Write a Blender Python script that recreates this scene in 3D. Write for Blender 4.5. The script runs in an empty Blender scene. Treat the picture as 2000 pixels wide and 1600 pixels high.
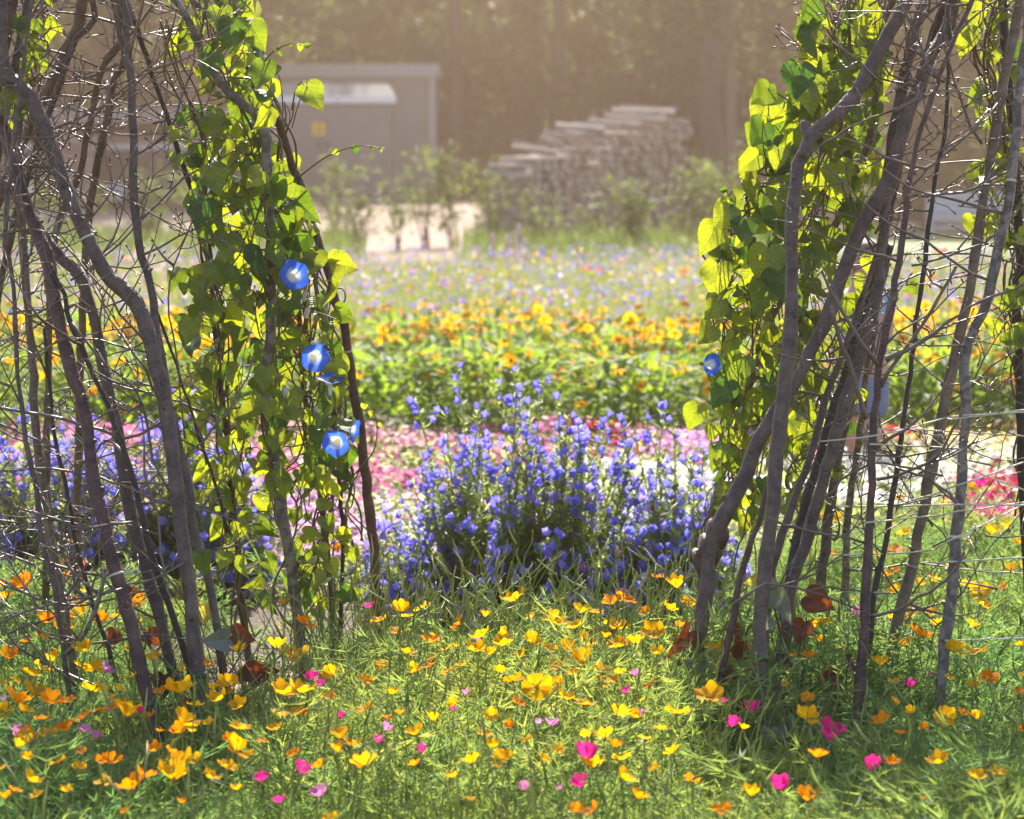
import bpy, math, random
import numpy as np
from mathutils import Vector, Matrix

random.seed(7)
rng = np.random.default_rng(7)
R = math.radians
SC = bpy.context.scene
COL = SC.collection

# ------------------------------------------------------------------ camera
CAM_H = 1.07
FPX = 5556.0                       # focal length in pixels of a 2000 px wide picture
HORIZON = 320.0
PITCH = math.atan((800 - HORIZON) / FPX)
cd = bpy.data.cameras.new('camera')
cam = bpy.data.objects.new('camera', cd)
COL.objects.link(cam)
cam.location = (0, 0, CAM_H)
cam.rotation_euler = (R(90) - PITCH, 0, 0)
cd.sensor_fit = 'HORIZONTAL'
cd.sensor_width = 36.0
cd.lens = 36.0 * FPX / 2000.0
cd.clip_start = 0.05
cd.clip_end = 600
cd.dof.use_dof = True
cd.dof.focus_distance = 5.15
cd.dof.aperture_fstop = 7.5
SC.camera = cam

# ------------------------------------------------------------------ sky and sun
SUN_EL, SUN_AZ = R(42), R(4)       # behind the scene, a little right of the view axis
w = bpy.data.worlds.new('World')
SC.world = w
w.use_nodes = True
wn = w.node_tree
wn.nodes.clear()
sky = wn.nodes.new('ShaderNodeTexSky')
sky.sky_type = 'NISHITA'
sky.sun_disc = False
sky.sun_elevation = SUN_EL
sky.sun_rotation = SUN_AZ
bg = wn.nodes.new('ShaderNodeBackground')
bg.inputs['Strength'].default_value = 0.10
wo = wn.nodes.new('ShaderNodeOutputWorld')
wn.links.new(sky.outputs[0], bg.inputs['Color'])
wn.links.new(bg.outputs[0], wo.inputs['Surface'])
sd = bpy.data.lights.new('sun', 'SUN')
sd.energy = 5.0
sd.angle = R(0.5)
sd.color = (1.0, 0.93, 0.82)
sun = bpy.data.objects.new('sun', sd)
COL.objects.link(sun)
sdir = Vector((math.sin(SUN_AZ) * math.cos(SUN_EL), math.cos(SUN_AZ) * math.cos(SUN_EL), math.sin(SUN_EL)))
sun.rotation_euler = (-sdir).to_track_quat('-Z', 'Y').to_euler()
sun.location = sdir * 30
vs = SC.view_settings
vs.view_transform = 'Standard'
vs.look = 'None'
vs.gamma = 1
vs.exposure = 1.6
vs.use_curve_mapping = False
SC.render.engine = 'CYCLES'
cy = SC.cycles
cy.use_denoising = True
cy.max_bounces = 6
cy.diffuse_bounces = 3
cy.glossy_bounces = 2
cy.transmission_bounces = 4
cy.volume_bounces = 0
cy.caustics_reflective = False
cy.caustics_refractive = False
cy.sample_clamp_indirect = 4.0
cy.use_adaptive_sampling = True
cy.adaptive_threshold = 0.015

# ------------------------------------------------------------------ helpers
_c, _s = math.cos(PITCH), math.sin(PITCH)
def at(px, py, Y):
    """world point on the plane y = Y seen at picture position px, py (2000 x 1600)"""
    u, v = (px - 1000) / FPX, -(py - 800) / FPX
    t = Y / (_c + v * _s)
    return np.array((u * t, Y, CAM_H + t * (-_s + v * _c)))
def depth_at(py, z):
    """distance of the point of height z that shows at row py"""
    v = -(py - 800) / FPX
    return (z - CAM_H) / (-_s + v * _c) * (_c + v * _s)
def px_of(X, Y):
    return 1000 + X / Y * FPX
def ground_z(x, y):
    """the ground is level in the garden and climbs a little towards the wood on the left"""
    x, y = np.asarray(x, float), np.asarray(y, float)
    t = np.clip((y - 30) / 22, 0, 1)
    t = t * t * (3 - 2 * t)
    side = 1 / (1 + np.exp((x - 3.0) / 1.2))
    return t * (0.34 * side - 0.14 * (1 - side))

class MB:
    """collects triangles, quads and per-vertex attributes into one mesh"""
    def __init__(s):
        s.V, s.F, s.M, s.A, s.C, s.U, s.n = [], [], [], [], [], [], 0
    def add(s, V, F, mat=0, rnd=0.5, col=None, uv=None):
        V = np.asarray(V, float).reshape(-1, 3)
        n = len(V)
        Fs = F if isinstance(F, (list, tuple)) and len(F) and isinstance(F[0], np.ndarray) and F[0].ndim == 2 else None
        if Fs is None:
            d = {}
            for f in F:
                d.setdefault(len(f), []).append(f)
            Fs = [np.array(x, int) for x in d.values()]
        for f in Fs:
            s.F.append(f + s.n)
            s.M.append(np.full(len(f), mat, np.int32) if np.isscalar(mat) else mat)
        s.V.append(V)
        s.A.append(np.full(n, rnd, float) if np.isscalar(rnd) else rnd)
        if col is None:
            col = (1, 1, 1)
        c = np.asarray(col, float)
        s.C.append(np.tile(c, (n, 1)) if c.ndim == 1 else c)
        s.U.append(np.zeros((n, 2)) if uv is None else np.asarray(uv, float))
        s.n += n
        return s
    def scatter(s, T, Mx, P, rnd=None, col=None, mat=0):
        """T = (verts, [face arrays], uv or None) placed with matrices Mx (m,3,3) at P (m,3)"""
        tv, tf = T[0], T[1]
        m, n = len(P), len(tv)
        if m == 0:
            return s
        V = np.einsum('mij,nj->mni', Mx, tv) + P[:, None, :]
        off = (np.arange(m) * n)
        Fs = [(f[None] + off[:, None, None]).reshape(-1, f.shape[1]) for f in tf]
        rnd = rng.random(m) if rnd is None else rnd
        c = None
        if col is not None:
            c = np.repeat(np.asarray(col, float), n, axis=0)
            if len(T) > 3 and T[3] is not None:
                c = c * np.tile(T[3], (m, 1))
        uv = np.tile(T[2], (m, 1)) if len(T) > 2 and T[2] is not None else None
        return s.add(V.reshape(-1, 3), Fs, mat, np.repeat(rnd, n), c, uv)
    def mesh(s, name, mats, smooth=True, origin=(0, 0, 0)):
        me = bpy.data.meshes.new(name)
        V = np.concatenate(s.V) - np.asarray(origin, float)
        me.vertices.add(len(V))
        me.vertices.foreach_set('co', V.astype(np.float32).ravel())
        tot = np.concatenate([np.full(len(f), f.shape[1], np.int32) for f in s.F])
        loops = np.concatenate([f.ravel() for f in s.F]).astype(np.int32)
        me.loops.add(len(loops))
        me.loops.foreach_set('vertex_index', loops)
        me.polygons.add(len(tot))
        st = np.concatenate([[0], np.cumsum(tot)[:-1]]).astype(np.int32)
        me.polygons.foreach_set('loop_start', st)
        me.polygons.foreach_set('loop_total', tot)
        me.polygons.foreach_set('material_index', np.concatenate(s.M).astype(np.int32))
        me.polygons.foreach_set('use_smooth', np.full(len(tot), smooth, bool))
        a = me.attributes.new('rnd', 'FLOAT', 'POINT')
        a.data.foreach_set('value', np.concatenate(s.A).astype(np.float32))
        c = np.concatenate(s.C)
        if not np.allclose(c, 1):
            a = me.attributes.new('col', 'FLOAT_COLOR', 'POINT')
            a.data.foreach_set('color', np.hstack([c, np.ones((len(c), 1))]).astype(np.float32).ravel())
        u = np.concatenate(s.U)
        if np.any(u):
            a = me.attributes.new('uvl', 'FLOAT2', 'POINT')
            a.data.foreach_set('vector', u.astype(np.float32).ravel())
        for m in (mats if isinstance(mats, (list, tuple)) else [mats]):
            me.materials.append(m)
        me.update(calc_edges=True)
        me.validate()
        return me
    def build(s, name, mats, parent=None, smooth=True, origin=None):
        o0 = (parent_origin(parent) if origin is None else origin)
        return link(name, s.mesh(name, mats, smooth, o0), parent)

def parent_origin(p):
    o = np.zeros(3)
    while p is not None:
        o += np.array(p.location)
        p = p.parent
    return o
def link(name, data, parent=None):
    o = bpy.data.objects.new(name, data)
    COL.objects.link(o)
    if parent is not None:
        o.parent = parent
    return o
def thing(name, label, cat, loc=(0, 0, 0), group=None):
    o = link(name, None)
    o.empty_display_size = 0.05
    o.location = loc
    o['label'] = label
    o['category'] = cat
    if group:
        o['group'] = group
    return o
def tag(o, label=None, cat=None, group=None, kind=None):
    for k, v in (('label', label), ('category', cat), ('group', group), ('kind', kind)):
        if v:
            o[k] = v
    return o
def copy_tree(o, parent=None):
    c = o.copy()
    COL.objects.link(c)
    c.parent = parent
    for ch in o.children:
        copy_tree(ch, c)
    return c

def box(x0, x1, y0, y1, z0, z1):
    V = [(x, y, z) for x in (x0, x1) for y in (y0, y1) for z in (z0, z1)]
    F = [(0, 1, 3, 2), (4, 6, 7, 5), (0, 4, 5, 1), (2, 3, 7, 6), (0, 2, 6, 4), (1, 5, 7, 3)]
    return V, F
def bevel_box(x0, x1, y0, y1, z0, z1, b):
    """a box with chamfered upright edges and a chamfered top"""
    def ring(i, z):
        return [(x0 + i + b, y0 + i, z), (x1 - i - b, y0 + i, z), (x1 - i, y0 + i + b, z), (x1 - i, y1 - i - b, z),
                (x1 - i - b, y1 - i, z), (x0 + i + b, y1 - i, z), (x0 + i, y1 - i - b, z), (x0 + i, y0 + i + b, z)]
    V = ring(0, z0) + ring(0, z1 - b) + ring(b, z1)
    F = [tuple(range(7, -1, -1)), tuple(range(16, 24))]
    for k in (0, 8):
        F += [(k + i, k + (i + 1) % 8, k + 8 + (i + 1) % 8, k + 8 + i) for i in range(8)]
    return V, F

def frames(P):
    P = np.asarray(P, float)
    T = np.gradient(P, axis=0)
    T /= np.linalg.norm(T, axis=1)[:, None] + 1e-9
    up = np.array((0.12, 0.97, 0.2))
    A = np.cross(T, up)
    A /= np.linalg.norm(A, axis=1)[:, None] + 1e-9
    B = np.cross(T, A)
    return T, A, B
def tube(P, rad, n=6, cap=True, jag=0.0):
    P = np.asarray(P, float)
    k = len(P)
    rad = np.full(k, rad) if np.isscalar(rad) else np.asarray(rad, float)
    T, A, B = frames(P)
    a = np.arange(n) * 2 * math.pi / n
    ring = A[:, None, :] * np.cos(a)[None, :, None] + B[:, None, :] * np.sin(a)[None, :, None]
    rr = rad[:, None] * np.ones((1, n))
    if jag:
        rr = rr * (1 + rng.normal(0, jag, rr.shape))
    V = (P[:, None, :] + ring * rr[:, :, None]).reshape(-1, 3)
    i = np.arange(k - 1)[:, None] * n
    j = np.arange(n)[None, :]
    q = np.stack([i + j, i + (j + 1) % n, i + n + (j + 1) % n, i + n + j], -1).reshape(-1, 4)
    Fs = [q]
    if cap:
        V = np.vstack([V, P[0], P[-1]])
        c0, c1 = k * n, k * n + 1
        jj = np.arange(n)
        Fs.append(np.concatenate([np.stack([np.full(n, c0), (jj + 1) % n, jj], -1),
                                  np.stack([np.full(n, c1), (k - 1) * n + jj, (k - 1) * n + (jj + 1) % n], -1)]))
    return V, Fs
def spline(P, m):
    """Catmull-Rom through P, m points evenly spread"""
    P = np.asarray(P, float)
    L = np.concatenate([[0], np.cumsum(np.linalg.norm(np.diff(P[:, :3], axis=0), axis=1))])
    Q = np.vstack([2 * P[0] - P[1], P, 2 * P[-1] - P[-2]])
    out = []
    for s in np.linspace(0, L[-1], m):
        i = min(max(np.searchsorted(L, s, 'right') - 1, 0), len(P) - 2)
        t = (s - L[i]) / max(L[i + 1] - L[i], 1e-9)
        a, b, c, d = Q[i], Q[i + 1], Q[i + 2], Q[i + 3]
        out.append(0.5 * (2 * b + (c - a) * t + (2 * a - 5 * b + 4 * c - d) * t * t + (3 * b - a - 3 * c + d) * t ** 3))
    return np.array(out)
def rots(yaw, pitch, roll=None, scale=None):
    """matrices: roll about x ... here R = Rz(yaw) @ Rx(pitch) @ Rz(roll)"""
    yaw, pitch = np.asarray(yaw, float), np.asarray(pitch, float)
    m = len(yaw)
    roll = np.zeros(m) if roll is None else np.asarray(roll, float)
    def rz(a):
        M = np.zeros((m, 3, 3)); M[:, 0, 0] = np.cos(a); M[:, 0, 1] = -np.sin(a); M[:, 1, 0] = np.sin(a); M[:, 1, 1] = np.cos(a); M[:, 2, 2] = 1
        return M
    def rx(a):
        M = np.zeros((m, 3, 3)); M[:, 1, 1] = np.cos(a); M[:, 1, 2] = -np.sin(a); M[:, 2, 1] = np.sin(a); M[:, 2, 2] = np.cos(a); M[:, 0, 0] = 1
        return M
    M = rz(yaw) @ rx(pitch) @ rz(roll)
    if scale is not None:
        M = M * np.asarray(scale, float)[:, None, None]
    return M
def unit(v):
    v = np.asarray(v, float)
    return v / (np.linalg.norm(v) + 1e-9)

# ------------------------------------------------------------------ materials
def new_mat(name):
    m = bpy.data.materials.new(name)
    m.use_nodes = True
    nt = m.node_tree
    nt.nodes.clear()
    out = nt.nodes.new('ShaderNodeOutputMaterial')
    return m, nt, out
def N(nt, typ, **kw):
    n = nt.nodes.new(typ)
    for k, v in kw.items():
        if k in n.inputs:
            n.inputs[k].default_value = v
        else:
            setattr(n, k, v)
    return n
def rgb(c):
    return (c[0], c[1], c[2], 1)
def ramp2(nt, fac, c1, c2, p0=0.0, p1=1.0):
    r = nt.nodes.new('ShaderNodeValToRGB')
    r.color_ramp.elements[0].position = p0
    r.color_ramp.elements[1].position = p1
    r.color_ramp.elements[0].color = rgb(c1)
    r.color_ramp.elements[1].color = rgb(c2)
    nt.links.new(fac, r.inputs['Fac'])
    return r.outputs['Color']
def mul(nt, a, b, fac=1.0):
    m = N(nt, 'ShaderNodeMixRGB', blend_type='MULTIPLY')
    m.inputs['Fac'].default_value = fac
    nt.links.new(a, m.inputs[1]); nt.links.new(b, m.inputs[2])
    return m.outputs[0]
def rand_out(nt, src):
    if src == 'object':
        return N(nt, 'ShaderNodeObjectInfo').outputs['Random']
    return N(nt, 'ShaderNodeAttribute', attribute_name='rnd').outputs['Fac']
def leaf_mat(name, c1, c2, t1, t2, trans=0.5, rough=0.45, src='rnd', spec=0.4, veins=False, blotch=0.0):
    m, nt, out = new_mat(name)
    f = rand_out(nt, src)
    a = ramp2(nt, f, c1, c2)
    b = ramp2(nt, f, t1, t2)
    bump = None
    if veins:
        uv = N(nt, 'ShaderNodeAttribute', attribute_name='uvl').outputs['Vector']
        sx = N(nt, 'ShaderNodeSeparateXYZ'); nt.links.new(uv, sx.inputs[0])
        ab = N(nt, 'ShaderNodeMath', operation='ABSOLUTE'); nt.links.new(sx.outputs[0], ab.inputs[0])
        k = N(nt, 'ShaderNodeMath', operation='MULTIPLY_ADD'); nt.links.new(ab.outputs[0], k.inputs[0]); k.inputs[1].default_value = 0.9; nt.links.new(sx.outputs[1], k.inputs[2])
        k2 = N(nt, 'ShaderNodeMath', operation='MULTIPLY'); nt.links.new(k.outputs[0], k2.inputs[0]); k2.inputs[1].default_value = 4.5
        fr = N(nt, 'ShaderNodeMath', operation='PINGPONG'); nt.links.new(k2.outputs[0], fr.inputs[0]); fr.inputs[1].default_value = 0.5
        mn = N(nt, 'ShaderNodeMath', operation='MULTIPLY'); nt.links.new(ab.outputs[0], mn.inputs[0]); mn.inputs[1].default_value = 5.0
        mi = N(nt, 'ShaderNodeMath', operation='MINIMUM'); nt.links.new(fr.outputs[0], mi.inputs[0]); nt.links.new(mn.outputs[0], mi.inputs[1])
        v = ramp2(nt, mi.outputs[0], (0.55, 0.6, 0.5), (1, 1, 1), 0.0, 0.1)
        v2 = ramp2(nt, mi.outputs[0], (1.35, 1.3, 1.2), (1, 1, 1), 0.0, 0.07)
        b = mul(nt, b, v)
        a = mul(nt, a, v2)
        bump = N(nt, 'ShaderNodeBump'); bump.inputs['Strength'].default_value = 0.35; bump.inputs['Distance'].default_value = 0.003
        nt.links.new(v, bump.inputs['Height'])
    if blotch:
        no = N(nt, 'ShaderNodeTexNoise'); no.inputs['Scale'].default_value = blotch
        tc = N(nt, 'ShaderNodeTexCoord'); nt.links.new(tc.outputs['Object'], no.inputs['Vector'])
        v = ramp2(nt, no.outputs[0], (0.6, 0.62, 0.6), (1.15, 1.12, 1.0), 0.35, 0.65)
        a = mul(nt, a, v); b = mul(nt, b, v)
    p = N(nt, 'ShaderNodeBsdfPrincipled'); p.inputs['Roughness'].default_value = rough
    p.inputs['Specular IOR Level'].default_value = spec
    nt.links.new(a, p.inputs['Base Color'])
    t = N(nt, 'ShaderNodeBsdfTranslucent'); nt.links.new(b, t.inputs['Color'])
    if bump:
        nt.links.new(bump.outputs[0], p.inputs['Normal'])
    mx = N(nt, 'ShaderNodeMixShader'); mx.inputs[0].default_value = trans
    nt.links.new(p.outputs[0], mx.inputs[1]); nt.links.new(t.outputs[0], mx.inputs[2])
    nt.links.new(mx.outputs[0], out.inputs['Surface'])
    return m
def petal_mat(name, trans=0.55, rough=0.5, tint=1.0):
    """colour from the 'col' attribute of the mesh"""
    m, nt, out = new_mat(name)
    a = N(nt, 'ShaderNodeAttribute', attribute_name='col').outputs['Color']
    p = N(nt, 'ShaderNodeBsdfPrincipled'); p.inputs['Roughness'].default_value = rough
    p.inputs['Specular IOR Level'].default_value = 0.25
    t = N(nt, 'ShaderNodeBsdfTranslucent')
    nt.links.new(a, p.inputs['Base Color']); nt.links.new(a, t.inputs['Color'])
    mx = N(nt, 'ShaderNodeMixShader'); mx.inputs[0].default_value = trans
    nt.links.new(p.outputs[0], mx.inputs[1]); nt.links.new(t.outputs[0], mx.inputs[2])
    nt.links.new(mx.outputs[0], out.inputs['Surface'])
    return m
def flower_mat(name, c1, c2, t1, t2, trans=0.55, streak=0.25):
    """petals: per-object variation, fine radial streaks"""
    m, nt, out = new_mat(name)
    f = N(nt, 'ShaderNodeObjectInfo').outputs['Random']
    a = ramp2(nt, f, c1, c2); b = ramp2(nt, f, t1, t2)
    uv = N(nt, 'ShaderNodeAttribute', attribute_name='uvl').outputs['Vector']
    mp = N(nt, 'ShaderNodeMapping'); mp.inputs['Scale'].default_value = (26, 1.5, 1); nt.links.new(uv, mp.inputs['Vector'])
    no = N(nt, 'ShaderNodeTexNoise'); no.inputs['Scale'].default_value = 1.0; nt.links.new(mp.outputs[0], no.inputs['Vector'])
    v = ramp2(nt, no.outputs[0], (1 - streak, 1 - streak, 1 - streak), (1.1, 1.1, 1.1), 0.3, 0.7)
    a = mul(nt, a, v); b = mul(nt, b, v)
    p = N(nt, 'ShaderNodeBsdfPrincipled'); p.inputs['Roughness'].default_value = 0.65
    p.inputs['Specular IOR Level'].default_value = 0.1
    t = N(nt, 'ShaderNodeBsdfTranslucent')
    nt.links.new(a, p.inputs['Base Color']); nt.links.new(b, t.inputs['Color'])
    mx = N(nt, 'ShaderNodeMixShader'); mx.inputs[0].default_value = trans
    nt.links.new(p.outputs[0], mx.inputs[1]); nt.links.new(t.outputs[0], mx.inputs[2])
    nt.links.new(mx.outputs[0], out.inputs['Surface'])
    return m
def solid_mat(name, c, rough=0.7, noise=0.0, scale=8.0, c2=None, bump=0.0, metal=0.0, stretch=(1, 1, 1), spec=0.35):
    m, nt, out = new_mat(name)
    p = N(nt, 'ShaderNodeBsdfPrincipled'); p.inputs['Roughness'].default_value = rough
    p.inputs['Metallic'].default_value = metal
    p.inputs['Specular IOR Level'].default_value = spec
    p.inputs['Base Color'].default_value = rgb(c)
    if noise or c2:
        tc = N(nt, 'ShaderNodeTexCoord')
        mp = N(nt, 'ShaderNodeMapping'); mp.inputs['Scale'].default_value = stretch
        nt.links.new(tc.outputs['Object'], mp.inputs['Vector'])
        no = N(nt, 'ShaderNodeTexNoise'); no.inputs['Scale'].default_value = scale; no.inputs['Detail'].default_value = 5
        nt.links.new(mp.outputs[0], no.inputs['Vector'])
        hi = c2 if c2 else tuple(min(1, x * (1 + noise)) for x in c)
        lo = c if c2 else tuple(x * (1 - noise) for x in c)
        nt.links.new(ramp2(nt, no.outputs[0], lo, hi, 0.3, 0.7), p.inputs['Base Color'])
        if bump:
            b = N(nt, 'ShaderNodeBump'); b.inputs['Strength'].default_value = bump; b.inputs['Distance'].default_value = 0.02
            nt.links.new(no.outputs[0], b.inputs['Height']); nt.links.new(b.outputs[0], p.inputs['Normal'])
    nt.links.new(p.outputs[0], out.inputs['Surface'])
    return m
def bark_mat(name, base, dark, spot, spots=0.5, lichen=None):
    """young hazel bark: mottled brown, pale lenticels, fine relief"""
    m, nt, out = new_mat(name)
    tc = N(nt, 'ShaderNodeTexCoord')
    no = N(nt, 'ShaderNodeTexNoise'); no.inputs['Scale'].default_value = 30; no.inputs['Detail'].default_value = 8; no.inputs['Roughness'].default_value = 0.65
    nt.links.new(tc.outputs['Object'], no.inputs['Vector'])
    a = ramp2(nt, no.outputs[0], tuple(c_ * .75 for c_ in dark), tuple(min(1, c_ * .9) for c_ in base), 0.36, 0.68)
    mpb = N(nt, 'ShaderNodeMapping'); mpb.inputs['Scale'].default_value = (30, 30, 90); nt.links.new(tc.outputs['Object'], mpb.inputs['Vector'])
    nob = N(nt, 'ShaderNodeTexNoise'); nob.inputs['Scale'].default_value = 1.0; nob.inputs['Detail'].default_value = 4; nt.links.new(mpb.outputs[0], nob.inputs['Vector'])
    a = mul(nt, a, ramp2(nt, nob.outputs[0], (0.84, 0.83, 0.83), (1.08, 1.07, 1.06), 0.35, 0.65))
    mp = N(nt, 'ShaderNodeMapping'); mp.inputs['Scale'].default_value = (120, 120, 270)
    nt.links.new(tc.outputs['Object'], mp.inputs['Vector'])
    vo = N(nt, 'ShaderNodeTexVoronoi'); vo.inputs['Scale'].default_value = 1.0
    nt.links.new(mp.outputs[0], vo.inputs['Vector'])
    k = ramp2(nt, vo.outputs['Distance'], (1, 1, 1), (0, 0, 0), 0.16, 0.16 + 0.22 * spots)
    no2 = N(nt, 'ShaderNodeTexNoise'); no2.inputs['Scale'].default_value = 9
    nt.links.new(tc.outputs['Object'], no2.inputs['Vector'])
    k2 = ramp2(nt, no2.outputs[0], (0, 0, 0), (1, 1, 1), 0.38, 0.6)
    kk = mul(nt, k, k2)
    mx = N(nt, 'ShaderNodeMixRGB'); nt.links.new(kk, mx.inputs[0]); nt.links.new(a, mx.inputs[1]); mx.inputs[2].default_value = rgb(spot)
    col = mx.outputs[0]
    if lichen:
        no3 = N(nt, 'ShaderNodeTexNoise'); no3.inputs['Scale'].default_value = 55; no3.inputs['Detail'].default_value = 4
        nt.links.new(tc.outputs['Object'], no3.inputs['Vector'])
        lk = ramp2(nt, no3.outputs[0], (0, 0, 0), (1, 1, 1), 0.47, 0.58)
        m2 = N(nt, 'ShaderNodeMixRGB'); nt.links.new(lk, m2.inputs[0]); nt.links.new(col, m2.inputs[1]); m2.inputs[2].default_value = rgb(lichen)
        col = m2.outputs[0]
    p = N(nt, 'ShaderNodeBsdfPrincipled'); p.inputs['Roughness'].default_value = 0.5
    p.inputs['Specular IOR Level'].default_value = 0.45
    nt.links.new(col, p.inputs['Base Color'])
    b = N(nt, 'ShaderNodeBump'); b.inputs['Strength'].default_value = 0.9; b.inputs['Distance'].default_value = 0.006
    ad = N(nt, 'ShaderNodeMath', operation='ADD'); nt.links.new(no.outputs[0], ad.inputs[0]); nt.links.new(kk, ad.inputs[1])
    nt.links.new(ad.outputs[0], b.inputs['Height']); nt.links.new(b.outputs[0], p.inputs['Normal'])
    nt.links.new(p.outputs[0], out.inputs['Surface'])
    return m

M = {}
M['bark'] = bark_mat('hazel_bark', (0.2, 0.13, 0.105), (0.07, 0.045, 0.042), (0.36, 0.3, 0.27))
M['bark_red'] = bark_mat('red_bark', (0.18, 0.085, 0.068), (0.065, 0.03, 0.03), (0.3, 0.23, 0.21))
M['bark_tan'] = bark_mat('tan_bark', (0.27, 0.19, 0.125), (0.13, 0.085, 0.055), (0.4, 0.33, 0.26), 0.3)
M['bark_grey'] = bark_mat('lichen_bark', (0.2, 0.165, 0.15), (0.09, 0.07, 0.065), (0.36, 0.3, 0.26), 0.5, (0.25, 0.2, 0.165))
M['bark_dark'] = bark_mat('dark_bark', (0.06, 0.042, 0.036), (0.025, 0.018, 0.018), (0.2, 0.17, 0.16), 0.4)
M['twig'] = solid_mat('twig_bark', (0.085, 0.052, 0.045), 0.42, c2=(0.2, 0.135, 0.11), scale=14, spec=0.6)
M['twine'] = solid_mat('jute_twine', (0.62, 0.55, 0.45), 0.8, noise=0.15, scale=200)
M['tie'] = solid_mat('green_tie', (0.035, 0.09, 0.045), 0.5)
M['vine_stem'] = solid_mat('vine_stem', (0.10, 0.085, 0.035), 0.55, c2=(0.17, 0.1, 0.06), scale=25)
M['green_stem'] = leaf_mat('green_stem', (0.14, 0.22, 0.05), (0.36, 0.36, 0.16), (0.24, 0.36, 0.05), (0.5, 0.5, 0.16), 0.4)
M['vine_leaf'] = leaf_mat('vine_leaf', (0.05, 0.12, 0.03), (0.09, 0.17, 0.045), (0.10, 0.22, 0.012), (0.62, 0.66, 0.02), 0.5, 0.38, 'object', 0.5, True, 30)  # dark end of the translucent tone stands for leaves on the shade side
M['bean_rust'] = leaf_mat('rust_leaf', (0.10, 0.035, 0.03), (0.16, 0.05, 0.03), (0.10, 0.02, 0.01), (0.30, 0.075, 0.018), 0.42, 0.4, 'object', 0.5, True, 40)
M['bean_grey'] = leaf_mat('grey_leaf', (0.11, 0.14, 0.12), (0.2, 0.2, 0.2), (0.25, 0.3, 0.1), (0.3, 0.3, 0.2), 0.3, 0.3, 'object', 0.7, True)
M['bean_yellow'] = leaf_mat('yellow_leaf', (0.2, 0.2, 0.06), (0.24, 0.2, 0.06), (0.55, 0.48, 0.05), (0.6, 0.5, 0.06), 0.5, 0.4, 'object', 0.5, True)
M['frond'] = leaf_mat('ferny_foliage', (0.10, 0.19, 0.095), (0.22, 0.26, 0.08), (0.2, 0.38, 0.09), (0.56, 0.58, 0.09), 0.52, 0.6, spec=.15)
M['grass'] = leaf_mat('grass_blades', (0.09, 0.15, 0.04), (0.2, 0.22, 0.08), (0.25, 0.36, 0.06), (0.45, 0.46, 0.12), 0.45, 0.6, spec=.15)
M['rud_leaf'] = leaf_mat('rudbeckia_leaf', (0.05, 0.12, 0.035), (0.09, 0.17, 0.05), (0.2, 0.36, 0.025), (0.42, 0.54, 0.04), 0.5, 0.6, spec=0.22)
M['echium_leaf'] = leaf_mat('bugloss_leaf', (0.1, 0.16, 0.055), (0.17, 0.23, 0.085), (0.36, 0.48, 0.1), (0.6, 0.64, 0.2), 0.55, 0.5, spec=.25)
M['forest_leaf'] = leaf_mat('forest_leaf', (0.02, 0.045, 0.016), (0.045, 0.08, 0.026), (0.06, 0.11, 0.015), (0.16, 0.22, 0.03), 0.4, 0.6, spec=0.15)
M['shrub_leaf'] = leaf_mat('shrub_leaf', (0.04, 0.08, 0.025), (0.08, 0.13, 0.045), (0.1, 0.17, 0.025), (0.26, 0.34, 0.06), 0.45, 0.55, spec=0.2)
M['petal'] = petal_mat('small_petals')
M['petal_blue'] = petal_mat('blue_petals', 0.5, 0.45)
M['poppy_yellow'] = flower_mat('yellow_poppy_petal', (0.80, 0.36, 0.005), (0.86, 0.48, 0.01), (0.9, 0.42, 0.0), (0.95, 0.56, 0.005))
M['poppy_orange'] = flower_mat('orange_poppy_petal', (0.78, 0.2, 0.004), (0.82, 0.3, 0.006), (0.9, 0.24, 0.0), (0.95, 0.36, 0.0))
M['poppy_pink'] = flower_mat('pink_poppy_petal', (0.58, 0.02, 0.2), (0.7, 0.05, 0.32), (0.75, 0.015, 0.2), (0.85, 0.04, 0.32))
M['poppy_mauve'] = flower_mat('mauve_poppy_petal', (0.5, 0.16, 0.42), (0.66, 0.32, 0.55), (0.6, 0.15, 0.4), (0.72, 0.32, 0.5))
M['poppy_red'] = flower_mat('red_poppy_petal', (0.75, 0.08, 0.01), (0.8, 0.12, 0.02), (0.9, 0.1, 0.0), (0.9, 0.16, 0.02))
M['rud_petal'] = flower_mat('rudbeckia_petal', (0.8, 0.33, 0.004), (0.88, 0.5, 0.01), (0.92, 0.4, 0.0), (0.96, 0.58, 0.01))
M['rud_cone'] = solid_mat('dark_cone', (0.035, 0.018, 0.012), 0.8, noise=0.5, scale=300)
M['pod'] = solid_mat('poppy_pod', (0.2, 0.22, 0.09), 0.6, c2=(0.34, 0.24, 0.15), scale=20)
M['stamen'] = solid_mat('stamens', (0.75, 0.4, 0.02), 0.8)
M['throat_yellow'] = leaf_mat('flower_centre', (.85, .75, .35), (.85, .75, .35), (.9, .8, .4), (.9, .8, .4), .5)
M['white_throat'] = petal_mat('flower_throat', 0.4)

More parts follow.
